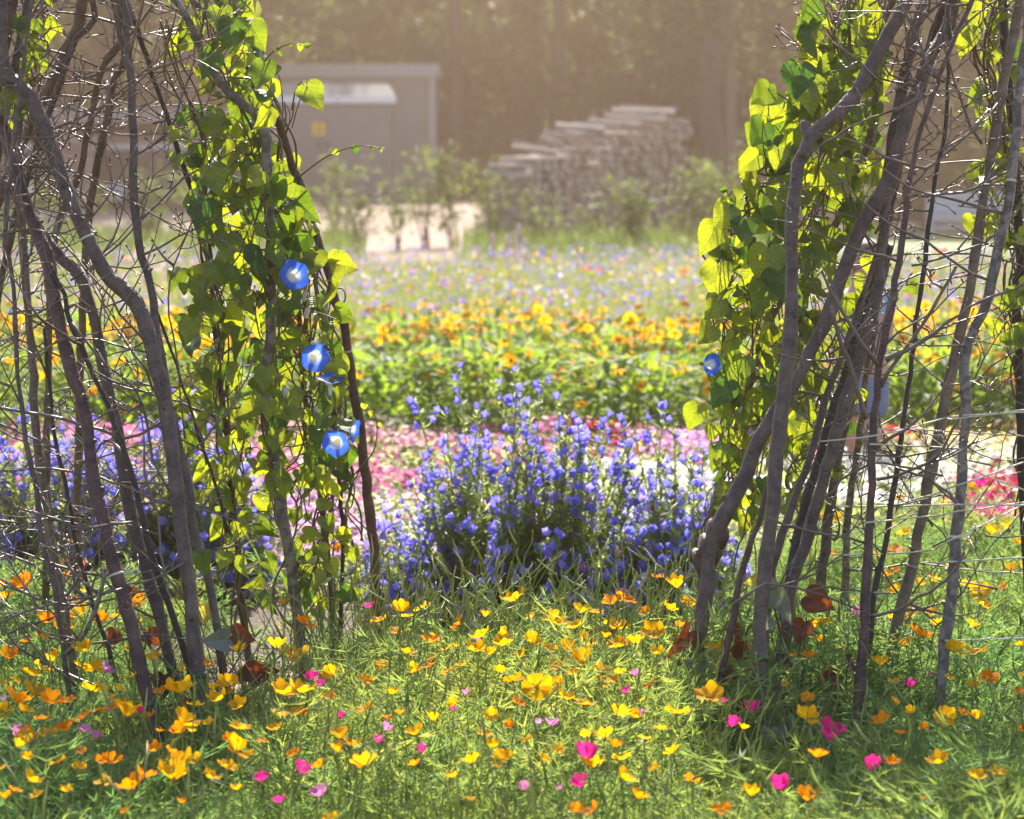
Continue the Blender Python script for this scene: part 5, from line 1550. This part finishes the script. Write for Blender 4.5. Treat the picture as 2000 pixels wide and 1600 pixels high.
def path_gap(x, y):
    """bare patch of gravel by the left pole feet, and the trodden strip under the left tent"""
    px, py = px_of(x, y), HORIZON + CAM_H / y * FPX
    g = (((px - 470) / 150) ** 2 + ((py - 1390) / 75) ** 2 < 1) | (((px - 250) / 110) ** 2 + ((py - 1350) / 40) ** 2 < 1)
    return g
def lumps(x, y, a=0.0):
    return (np.sin(x * 3.1 + 1.3 * y + a) + np.sin(y * 4.3 - x * 2.2 + 2 * a) + np.sin(x * 7.7 + y * 6.1 + 1 + a) * .6) / 2.6
mb = MB()
n = 20500
x, y = in_view(n, 3.3, 5.85, 1.25); n = len(x)
ok = ~path_gap(x, y) & ~((y > 5.5 + rng.normal(0, .06, n)) & (px_of(x, y) > 640) & (px_of(x, y) < 1400))
x, y = x[ok], y[ok]; n = len(x)
lm = lumps(x, y)
h = rng.uniform(.06, .15, n) * (1 + .35 * lm) * np.where(rng.random(n) < .2, rng.uniform(1.2, 1.65, n), 1)
z = rng.random(n) ** 1.5 * .055 * (1 + .5 * lm)
pxx = px_of(x, y)
feet = np.exp(-((y - 4.62) / .3) ** 2) * (np.exp(-((pxx - 1600) / 260) ** 4) + np.exp(-((pxx - 280) / 200) ** 4))
h *= 1 - .42 * feet; z *= 1 - .6 * feet
mid = np.exp(-((y - 4.75) / .5) ** 2) * np.exp(-((px_of(x, y) - 1000) / 500) ** 2)  # yellower, brighter fronds standing for the sunlit strip and its dry growth
rnd = np.clip(.22 + .3 * lumps(x, y, 2.0) + .36 * mid + rng.normal(0, .2, n), 0, 1)
kk = rng.integers(0, 6, n)
for k in range(6):
    s = kk == k
    m = s.sum()
    mb.scatter(FR[k], rots(rng.uniform(0, 6.28, m), rng.normal(-.1, .35, m), None, h[s]), np.stack([x, y, z], -1)[s], rnd[s])
# the taller ferny growth on the right, behind the right tent, and before the bugloss
n = 14000
x, y = in_view(n, 5.7, 7.0, 1.25); n = len(x)
px = px_of(x, y)
ok = ((px > 1490) | ((px < 420) & (y < 6.4))) & ~path_gap(x, y)
x, y = x[ok], y[ok]; n = len(x)
lm = lumps(x * 1.6, y * 1.6, 1.0)
ok = rng.random(n) < .55 + .6 * lm
x, y, lm = x[ok], y[ok], lm[ok]; n = len(x)
z = rng.random(n) * .07 * (1 + .8 * lm)
kk = rng.integers(0, 6, n)
h = rng.uniform(.08, .15, n) * (1 + .3 * lm)
for k in range(6):
    s = kk == k
    m = s.sum()
    mb.scatter(FR[k], rots(rng.uniform(0, 6.28, m), rng.normal(-.1, .35, m), None, h[s]), np.stack([x, y, z], -1)[s], rng.uniform(0, .6, m))
tag(mb.build('ferny_foliage', M['frond']), 'finely cut green poppy foliage covering the foreground', 'ground cover', kind='stuff')
# thin stems, long pods and dry stalks standing above it
mb = MB()
n = 2000
x, y = in_view(n, 3.5, 6.0, 1.3); n = len(x)
k = int(n * .16)                                        # a taller thicket just before the bugloss
y[:k] = rng.uniform(5.2, 5.95, k); x[:k] = rng.uniform(-.45, .55, k)
ok = ~path_gap(x, y)
for xx, yy in zip(x[ok], y[ok]):
    L = rng.uniform(.1, .24) * (1.15 if (yy > 5.15 and -.5 < xx < .6) else 1)
    d = np.array((rng.normal(.12, .35), rng.normal(0, .3), 1.0)); d = unit(d)
    b0 = np.array((xx, yy, .03))
    e = b0 + d * L
    c = (b0 + e) / 2 + rng.normal(0, .018, 3)
    mb.add(*tube(spline([b0, c, e], 6), np.linspace(.0014, .0009, 6), 4, cap=False), rnd=rng.random())
    if rng.random() < .5:
        p1 = e + unit(d + rng.normal(0, .35, 3)) * rng.uniform(.03, .06)
        mb.add(*tube([e, e * .5 + p1 * .5 + rng.normal(0, .003, 3), p1], [.0022, .0019, .0005], 5), rnd=rng.random())
        mb.add(*tube([e - d * .002, e, e + d * .0015], [.0012, .0036, .0012], 6), mat=1, rnd=.9)
tag(mb.build('stems_and_pods', [M['green_stem'], M['pod']]), 'thin green flower stems and slender seed pods above the foliage', 'ground cover', kind='stuff')
mb = MB()
n = 3500
x, y = in_view(n, 3.4, 5.9, 1.3); n = len(x)
ok = ~path_gap(x, y)
x, y = x[ok], y[ok]; n = len(x)
hh = rng.uniform(.08, .2, n)
Mx = rots(rng.uniform(0, 6.28, n), rng.normal(0, .35, n)) * np.stack([np.full(n, .28), hh, hh], -1)[:, None, :]
mb.scatter(blades(1, .006, 1, .3), Mx, np.stack([x, y, np.zeros(n)], -1), np.clip(rng.normal(.5, .3, n), 0, 1))
tag(mb.build('fine_grass', M['grass']), 'fine grass blades growing through the foreground foliage', 'grass', kind='stuff')
# pebbles of the bare patch
ico = (np.array([(0, 0, .7), (.9, 0, .1), (.3, .85, .1), (-.75, .5, .1), (-.7, -.55, .1), (.3, -.85, .1), (0, 0, -.5)], float),
       [np.array([(0, 1, 2), (0, 2, 3), (0, 3, 4), (0, 4, 5), (0, 5, 1), (6, 2, 1), (6, 3, 2), (6, 4, 3), (6, 5, 4), (6, 1, 5)])], None)
mb = MB()
n = 5000
x = rng.uniform(-1.3, -.2, n); y = rng.uniform(4.9, 6.1, n)
mb.scatter(ico, rots(rng.uniform(0, 6.28, n), rng.normal(0, .4, n), None, rng.uniform(.002, .007, n)), np.stack([x, y, np.full(n, .007)], -1))
tag(mb.build('pebbles', M['pebble'], smooth=False), 'small loose gravel at the feet of the left poles', 'gravel', kind='stuff')

# ------------------------------------------------------------------ poppies
def petal(kind, op, seed):
    """one broad petal of a four-petalled cup; op = how far open (0 upright, 1 flat)"""
    r_ = np.random.default_rng(seed)
    V, U, F = [], [], []
    nu, nv = 13, 6
    wav = r_.uniform(0, 6.28)
    for j in range(nv):
        t = j / (nv - 1)
        for i in range(nu):
            s = -1 + 2 * i / (nu - 1)
            a = s * (.88 if kind == 'cup' else .8) * (.45 + .55 * t ** .6)
            rim = t * (1 - .16 * abs(s) ** 3) + .05 * t * math.sin(6 * s + wav) + .02 * t * math.sin(17 * s + 2 * wav)
            rad = .05 + rim * (.35 + .55 * op) if op > .3 else .05 + .42 * rim ** .6
            z = rim * (1 - .75 * op) * .95 + .07 * math.sin(5 * s + wav) * t * t + .02 * math.sin(14 * s) * t + (.12 * t ** 3 * (op > .6)) * math.cos(3 * s + wav)
            V.append((rad * math.cos(a), rad * math.sin(a), z)); U.append((s, t))
    F = [(j * nu + i, j * nu + i + 1, (j + 1) * nu + i + 1, (j + 1) * nu + i) for j in range(nv - 1) for i in range(nu - 1)]
    V = np.array(V); V *= .5 / np.hypot(V[:, 0], V[:, 1]).max()
    m = MB(); m.add(V * (1, 1, 1 if op > .3 else .8), F, uv=U)
    return m
PET = {}
for kind in ('yellow', 'orange', 'pink', 'mauve', 'red'):
    PET[kind] = [petal('cup', op, 11 * q + len(kind)).mesh('petal', M['poppy_' + kind]) for q, op in enumerate((.35, .5, .62, .75, .9) if kind in ('yellow', 'orange', 'red') else (.15, .28, .4, .5, .3))]
m = MB(); m.add(*tube([(0, 0, .0), (0, 0, .12), (0, 0, .2)], [.05, .07, .02], 7)); stam_me = m.mesh('stamens', M['stamen'])
m = MB(); m.add(*tube([(0, 0, -.07), (0, 0, -.02), (0, 0, .03)], [.03, .085, .05], 8)); cal_me = m.mesh('receptacle', M['pod'])
stem_me = []
for k in range(5):
    m = MB(); b = rng.uniform(-.05, .05, 2)
    m.add(*tube(spline([(b[0], b[1], -1), (b[0] * 1.2 + rng.normal(0, .02), b[1] * 1.1, -.5), (0, 0, -.0)], 8), np.linspace(.0014, .001, 8), 5, cap=False)); stem_me.append(m.mesh('stem', M['green_stem']))
Z3 = [(450,455,120,'y'),(150,295,130,'o'),(20,290,60,'o'),(25,360,90,'o'),(345,165,80,'o'),(395,55,90,'o'),(460,230,130,'o'),(600,235,60,'o'),(780,395,90,'o'),(240,490,110,'o'),(560,490,90,'o'),(650,470,60,'y'),(475,655,110,'y'),(295,712,90,'y'),(230,755,120,'y'),(165,785,110,'y'),(440,735,90,'y'),(530,755,130,'y'),(740,800,60,'y'),(85,830,50,'y'),(20,835,60,'y'),(515,870,140,'y'),(290,945,110,'o'),(375,935,90,'o'),(95,935,140,'o'),(110,985,110,'y'),(30,995,80,'y'),(455,1030,110,'o'),(590,985,150,'o'),(700,1010,150,'y'),(640,960,80,'o'),(835,1020,80,'o'),(1010,880,165,'y'),(1085,955,90,'y'),(1210,930,120,'y'),(1190,875,60,'y'),(1015,760,50,'y'),(160,1165,140,'y'),(90,1190,60,'y'),(155,1095,40,'o'),(1010,1060,130,'y'),(1000,1110,90,'o'),(1070,1110,50,'y'),(885,1105,40,'o'),(860,1210,90,'o'),(950,1215,70,'o'),(1335,1085,120,'y'),(1280,1160,80,'o'),(1320,1210,120,'y'),(1000,1280,140,'y'),(965,1370,140,'y'),(740,1415,150,'o'),(540,1270,60,'o'),(15,1310,50,'o'),(80,1435,70,'o'),(30,1475,70,'o'),(1010,1505,50,'o'),(695,1555,50,'o'),(1460,1160,60,'o'),(1640,1230,80,'o'),(1900,1140,90,'o'),(1960,1180,90,'o'),(1890,1220,80,'o'),(1790,1300,90,'o'),(1990,1300,50,'o'),(1545,635,110,'y'),(1650,680,140,'y'),(1700,500,90,'o'),(1740,525,60,'o'),(1590,390,60,'o'),(1330,660,90,'y'),(1570,890,130,'y'),(1680,880,130,'y'),(1860,790,90,'y'),(1830,910,80,'o'),(1305,160,50,'o'),(1870,85,70,'o'),(1840,1595,90,'y'),
      (585,770,80,'m'),(100,1130,80,'m'),(470,1110,70,'m'),(530,1140,60,'m'),(790,1000,40,'p'),(1740,815,80,'p'),(1785,850,50,'p'),(1895,1030,40,'p'),(1455,1380,90,'p'),(1675,1335,80,'p'),(1560,1500,80,'p'),(1795,1460,100,'m'),(20,935,40,'m')]
Z6 = [(210,415,55,'p'),(380,430,90,'y'),(500,410,100,'y'),(415,465,65,'y'),(1010,375,130,'y'),(535,610,100,'o'),(575,580,90,'y'),(640,645,60,'y'),(685,635,40,'y'),(830,575,100,'y'),(800,655,110,'y'),(980,570,70,'y'),(970,625,110,'y'),(1210,650,90,'y'),(1300,650,95,'y'),(1350,525,90,'y'),(1575,525,140,'y'),(1565,390,100,'o'),(1620,365,130,'o'),(1790,545,130,'y'),(1595,625,130,'y'),(1520,580,60,'y'),(1690,610,90,'y'),(1810,670,80,'y'),(1930,300,110,'y'),(1880,425,80,'y'),(1800,245,80,'o'),(1400,715,120,'y'),(1510,780,150,'y'),(1400,945,120,'y'),(1255,835,80,'y'),(1140,840,150,'yf'),(930,775,70,'y'),(720,740,60,'y'),(180,815,75,'o'),(270,755,70,'o'),(680,960,70,'y'),(985,1080,60,'o'),(300,1030,60,'o'),(375,1010,50,'o'),(180,1290,140,'y'),(460,1290,80,'o'),(955,1260,120,'y'),(1420,1130,80,'y'),(1520,1135,110,'y'),(1570,1190,80,'o'),(1740,1145,80,'y'),(1580,1010,110,'y'),(1675,1025,80,'y'),(1920,995,150,'y'),(1725,935,50,'y'),(1450,1300,130,'y'),(1610,1260,100,'y'),(1360,1550,80,'o'),(1460,1545,90,'o'),(1700,1475,90,'o'),(1800,1320,50,'o'),(1770,850,60,'o'),(1520,860,35,'o'),(895,80,30,'o'),(1410,30,30,'o'),(765,1485,50,'y'),
      (1640,890,60,'p'),(1220,1075,80,'m'),(1150,1065,40,'m'),(1410,1265,110,'p'),(1390,1410,100,'p'),(495,1220,55,'p'),(260,1165,50,'p'),(675,990,30,'p'),(740,900,40,'m'),(300,1100,60,'m'),(1065,1425,55,'m'),(1265,1430,35,'m'),(1690,800,45,'m'),(820,610,35,'m'),(1720,1005,40,'m')]
Z9 = [(135,400,100,'y'),(915,100,110,'y'),(1275,85,100,'o'),(1175,125,50,'y'),(1230,235,90,'o'),(1275,200,60,'o'),(1490,265,80,'y'),(1420,290,60,'y'),(1690,295,100,'y'),(1760,330,110,'y'),(1785,410,90,'y'),(1480,440,80,'y'),(1510,515,60,'y'),(1255,475,80,'y'),(825,525,100,'y'),(895,505,70,'y'),(865,600,60,'y'),(265,640,80,'y'),(630,525,40,'o'),(1410,580,120,'o'),(1340,620,90,'o'),(1610,655,90,'y'),(1715,655,140,'y'),(1700,525,80,'y'),(1930,210,60,'o'),(1985,205,60,'y'),(1980,60,60,'o'),(245,900,170,'y'),(785,1025,120,'y'),(1200,1050,110,'o'),(1560,1010,110,'yf'),(1650,1010,60,'o'),(790,1485,120,'o'),(1280,940,55,'o'),(1310,1115,60,'o'),(1440,1090,50,'o'),(800,690,60,'o'),(710,685,45,'o'),(670,850,40,'o'),(790,920,70,'o'),(980,640,40,'o'),(1520,635,40,'o'),(1440,1480,35,'o'),(1055,375,30,'y'),(1690,60,30,'y'),(1985,1095,40,'o'),(1995,800,30,'o'),(430,1090,60,'y'),(1780,1280,30,'o'),
      (485,990,80,'p'),(350,1070,90,'p'),(325,940,40,'p'),(915,1145,160,'p'),(1155,1300,95,'p'),(630,1425,100,'p'),(1065,455,70,'m'),(1370,855,60,'p'),(1480,790,25,'p')]
Z8 = [(1300,1300,70,'y'),(1575,1310,80,'y'),(1710,1230,70,'y'),(895,1385,90,'y'),(945,1410,80,'y'),(1325,1490,80,'y'),(1500,1325,30,'y'),(1980,1375,70,'o'),(1860,1425,80,'y'),(1905,1465,70,'y'),(1810,1490,80,'y'),(1275,1440,30,'y')]
POP = []
for lst, ox, oy in ((Z3, 0, 1040), (Z6, 650, 1040), (Z9, 1300, 1040), (Z8, 1300, 520)):
    for zx, zy, zw, k in lst:
        POP.append((ox + zx * .35, oy + zy * .35, zw * .35, k))
ZONES = [(0, 470, 1280, 1560, 26), (720, 1340, 1180, 1330, 22), (500, 1340, 1330, 1520, 20), (1700, 2000, 1100, 1420, 14), (1340, 1990, 1430, 1590, 8), (0, 300, 1120, 1280, 8)]
for xa, xb, ya, yb, k in ZONES:
    j = 0
    while j < k:
        px, py = rng.uniform(xa, xb), rng.uniform(ya, yb)
        if all((px - q[0]) ** 2 + (py - q[1]) ** 2 > 30 ** 2 for q in POP):
            POP.append((px, py, rng.uniform(20, 40), rng.choice(['y', 'y', 'o']))); j += 1
def region(px, py):
    if py < 1130:
        r_ = 'behind the poles of the left tent' if px < 700 else ('among the blue bugloss' if px < 1400 else 'in the tall green growth behind the right poles')
    elif py < 1290:
        r_ = 'between the left poles' if px < 480 else ('right of the left poles' if px < 720 else ('in front of the blue bugloss, left half' if px < 1000 else ('in front of the blue bugloss, right half' if px < 1345 else ('between the right poles' if px < 1700 else 'right of the thin red right pole'))))
    elif py < 1450:
        r_ = 'at the foot of the left poles' if px < 480 else ('on the sunlit strip right of the left poles' if px < 850 else ('on the sunlit strip in the middle' if px < 1340 else ('at the foot of the right poles' if px < 1700 else 'at the right edge of the foreground')))
    else:
        r_ = 'in the lower left foreground' if px < 600 else ('in the lower middle foreground' if px < 1300 else 'in the lower right foreground')
    return r_
KN = {'y': ('yellow', 'yellow poppy'), 'yf': ('yellow', 'yellow poppy'), 'o': ('orange', 'orange poppy'), 'p': ('pink', 'magenta pink poppy'), 'm': ('mauve', 'pale mauve poppy')}
cells = {}
for i, (px, py, w_, k) in enumerate(POP):
    cells.setdefault((region(px, py), KN[k][1]), []).append((px, i))
LAB = {}
for (rg, nm), v in cells.items():
    v.sort()
    for j, (px, i) in enumerate(v):
        LAB[i] = ('only %s %s' % (nm, rg)) if len(v) == 1 else '%s, %s from the left %s' % (nm, ORD[j], rg)
for i, (px, py, w_, k) in enumerate(POP):
    hz = .222 + rng.uniform(-.025, .035) if py > 1130 else .2 + rng.uniform(-.02, .02)
    Y = min(depth_at(py, hz), 7.3)
    p = at(px, py, Y)
    s = min(w_, 54) / FPX * Y * 1.16
    kind = KN[k][0]
    t = thing('poppy', LAB[i], 'poppy', (p[0], Y, 0), 'poppies in the foreground')
    v = rng.integers(0, 5)
    if kind in ('yellow', 'orange') and rng.random() < .5:
        v = max(1, v)
    tilt = (rng.normal(.12, .3), rng.normal(0, .3), rng.uniform(0, 6.28))
    if k == 'yf':
        tilt = (1.15, .1, .3); v = 4
    ax = link('receptacle', cal_me, t)
    zoff = -.12 * s
    ax.location = (0, 0, p[2] + zoff)
    ax.scale = (s, s, s)
    ax.rotation_euler = (tilt[0], tilt[1], 0)
    for q in range(4):
        o = link('petal', PET[kind][v], t)
        o.location = (0, 0, p[2] + zoff)
        E = Matrix.Rotation(tilt[1], 3, 'Y') @ Matrix.Rotation(tilt[0], 3, 'X') @ Matrix.Rotation(tilt[2] + q * math.pi / 2 + rng.normal(0, .1), 3, 'Z') @ Matrix.Rotation(rng.normal(0, .12), 3, 'Y')
        o.rotation_euler = E.to_euler()
        k2 = s * rng.uniform(.88, 1.12)
        o.scale = (k2, k2 * rng.uniform(.85, 1.1), k2)
    o = link('stamens', stam_me, t); o.location = (0, 0, p[2] + zoff); o.scale = (s, s, s); o.rotation_euler = (tilt[0], tilt[1], 0)
    o = link('stem', stem_me[rng.integers(0, 5)], t)
    L = p[2] + zoff
    o.location = (0, 0, L); o.scale = (1, 1, L); o.rotation_euler = (0, 0, rng.uniform(0, 6.28))
# red field poppies in the meadow
for px, py, w_, Y, lab in ((1838, 497, 24, 15, 'large red-orange field poppy on the meadow left of the tan right pole'), (1050, 495, 9, 24, 'small red poppy at the far edge of the meadow beside the lilac spires'), (1148, 528, 20, 20, 'cluster-like red poppy in the middle of the meadow'),
                           (1170, 531, 14, 20, 'small red poppy right of the cluster-like red poppy'), (1335, 534, 18, 18, 'red poppy on the meadow left of the right vine'), (1036, 607, 15, 15, 'red poppy just behind the middle of the golden bed'),
                           (1008, 575, 11, 17, 'small red poppy in the middle of the meadow'), (1050, 586, 10, 16.5, 'tiny red poppy behind the golden bed'), (1820, 545, 16, 16, 'red poppy on the meadow below the large field poppy'), (1775, 580, 12, 15, 'red poppy on the meadow behind the thin red pole')):
    p = at(px, py, Y); s = w_ / FPX * Y
    t = thing('field_poppy', lab, 'poppy', (p[0], Y, 0), 'red field poppies on the meadow')
    for q in range(4):
        o = link('petal', PET['red'][1 + q % 2], t); o.location = (0, 0, p[2]); o.scale = (s, s, s); o.rotation_euler = (.3, 0, q * 1.571 + px)
    o = link('stamens', stam_me, t); o.location = (0, 0, p[2]); o.scale = (s, s, s)
    o = link('stem', stem_me[0], t); o.location = (0, 0, p[2]); o.scale = (1.5, 1.5, p[2])

# ------------------------------------------------------------------ small child behind the right poles
M['skin'] = solid_mat('skin', (0.5, 0.28, 0.2), 0.55)
M['hair'] = solid_mat('hair', (0.16, 0.1, 0.06), 0.6, noise=.3, scale=80)
M['shirt'] = solid_mat('pale_shirt', (0.3, 0.35, 0.46), 0.8, noise=.05)
M['shorts'] = solid_mat('blue_grey_shorts', (0.16, 0.2, 0.3), 0.85, noise=.1, scale=30)
def skinned(name, verts, edges, radii, mat, parent, sub=2):
    me = bpy.data.meshes.new(name)
    me.from_pydata([tuple(v) for v in verts], edges, [])
    o = link(name, me, parent)
    md = o.modifiers.new('skin', 'SKIN'); md.use_smooth_shade = True
    for i, r_ in enumerate(radii):
        me.skin_vertices[0].data[i].radius = (r_, r_) if np.isscalar(r_) else r_
    me.skin_vertices[0].data[0].use_root = True
    s = o.modifiers.new('sub', 'SUBSURF'); s.levels = sub; s.render_levels = sub
    me.materials.append(mat)
    return o
Y = 9.45
pc = at(1686, 860, Y)
ch = thing('person', 'small person in pale shirt and blue-grey shorts standing behind the right poles', 'person', (pc[0], Y, 0))
ch.rotation_euler.z = -1.1
H_ = .84
def b_(x, y, z):
    return (x * H_, y * H_, z * H_)
body = [b_(0, 0, .50), b_(0, .005, .58), b_(0, .01, .68), b_(0, .01, .765), b_(0, .0, .82), b_(0, -.005, .88), b_(0, -.01, .955),
        b_(.06, 0, .46), b_(.065, -.01, .27), b_(.07, .01, .06), b_(.075, -.05, .02),
        b_(-.06, 0, .46), b_(-.085, -.02, .27), b_(-.09, .01, .06), b_(-.1, -.05, .02),
        b_(.11, .01, .745), b_(.145, .01, .61), b_(.12, -.06, .50), b_(.10, -.09, .45),
        b_(-.11, .01, .745), b_(-.14, .01, .61), b_(-.11, -.07, .52), b_(-.09, -.1, .475)]
ed = [(0, 1), (1, 2), (2, 3), (3, 4), (4, 5), (5, 6), (0, 7), (7, 8), (8, 9), (9, 10), (0, 11), (11, 12), (12, 13), (13, 14), (3, 15), (15, 16), (16, 17), (17, 18), (3, 19), (19, 20), (20, 21), (21, 22)]
ra = np.array([.085, .085, .09, .07, .042, .085, .06, .065, .042, .03, .026, .065, .042, .03, .026, .038, .03, .024, .02, .038, .03, .024, .02]) * H_
bo = skinned('body', body, ed, ra, M['skin'], ch)
skinned('shirt', [b_(0, 0, .52), b_(0, .005, .6), b_(0, .01, .69), b_(0, .01, .76), b_(.115, .01, .745), b_(.135, .01, .66), b_(-.115, .01, .745), b_(-.135, .01, .66)], [(0, 1), (1, 2), (2, 3), (3, 4), (4, 5), (3, 6), (6, 7)], np.array([.1, .1, .103, .082, .052, .046, .052, .046]) * H_, M['shirt'], ch)
skinned('shorts', [b_(0, 0, .52), b_(0, 0, .485), b_(.064, 0, .44), b_(.068, -.008, .26), b_(-.064, 0, .44), b_(-.084, -.018, .26)], [(0, 1), (1, 2), (2, 3), (1, 4), (4, 5)], np.array([.098, .1, .078, .068, .078, .068]) * H_, M['shorts'], ch)
hb = MB()
V, F = dome(.083 * H_, .075 * H_, 16, 6); V = np.array(V) + np.array(b_(0, .012, .905)); hb.add(V, F)
link('hair', hb.mesh('hair', M['hair']), ch)
for sx in (-1, 1):
    e = MB(); V, F = dome(.009 * H_, .006 * H_, 8, 3); V = np.array(V)[:, [0, 2, 1]] * (1, -1, 1) + np.array(b_(sx * .032, -.087, .895)); e.add(V, F); link('eye', e.mesh('eye', M['black']), ch)
e = MB(); e.add(*tube([b_(0, -.088, .9), b_(0, -.1, .875), b_(0, -.09, .865)], [.006, .01, .005], 6)); link('nose', e.mesh('nose', M['skin']), ch)

# ------------------------------------------------------------------ air volume added to imitate the lens-flare veil
hm, nt, out = new_mat('flare_haze_air')
pv = N(nt, 'ShaderNodeVolumePrincipled')
pv.inputs['Color'].default_value = (1.0, 0.71, 0.52, 1)
pv.inputs['Density'].default_value = 0.0031
pv.inputs['Anisotropy'].default_value = 0.8
nt.links.new(pv.outputs[0], out.inputs['Volume'])
V, F = box(-62, 62, -10, 112, -1.6, 23.5)
m = MB(); m.add(V, F)
hz = m.build('flare_haze', hm, smooth=False)
tag(hz, 'warm hazy air added to imitate the lens-flare veil over the garden', 'flare_haze', kind='stuff')
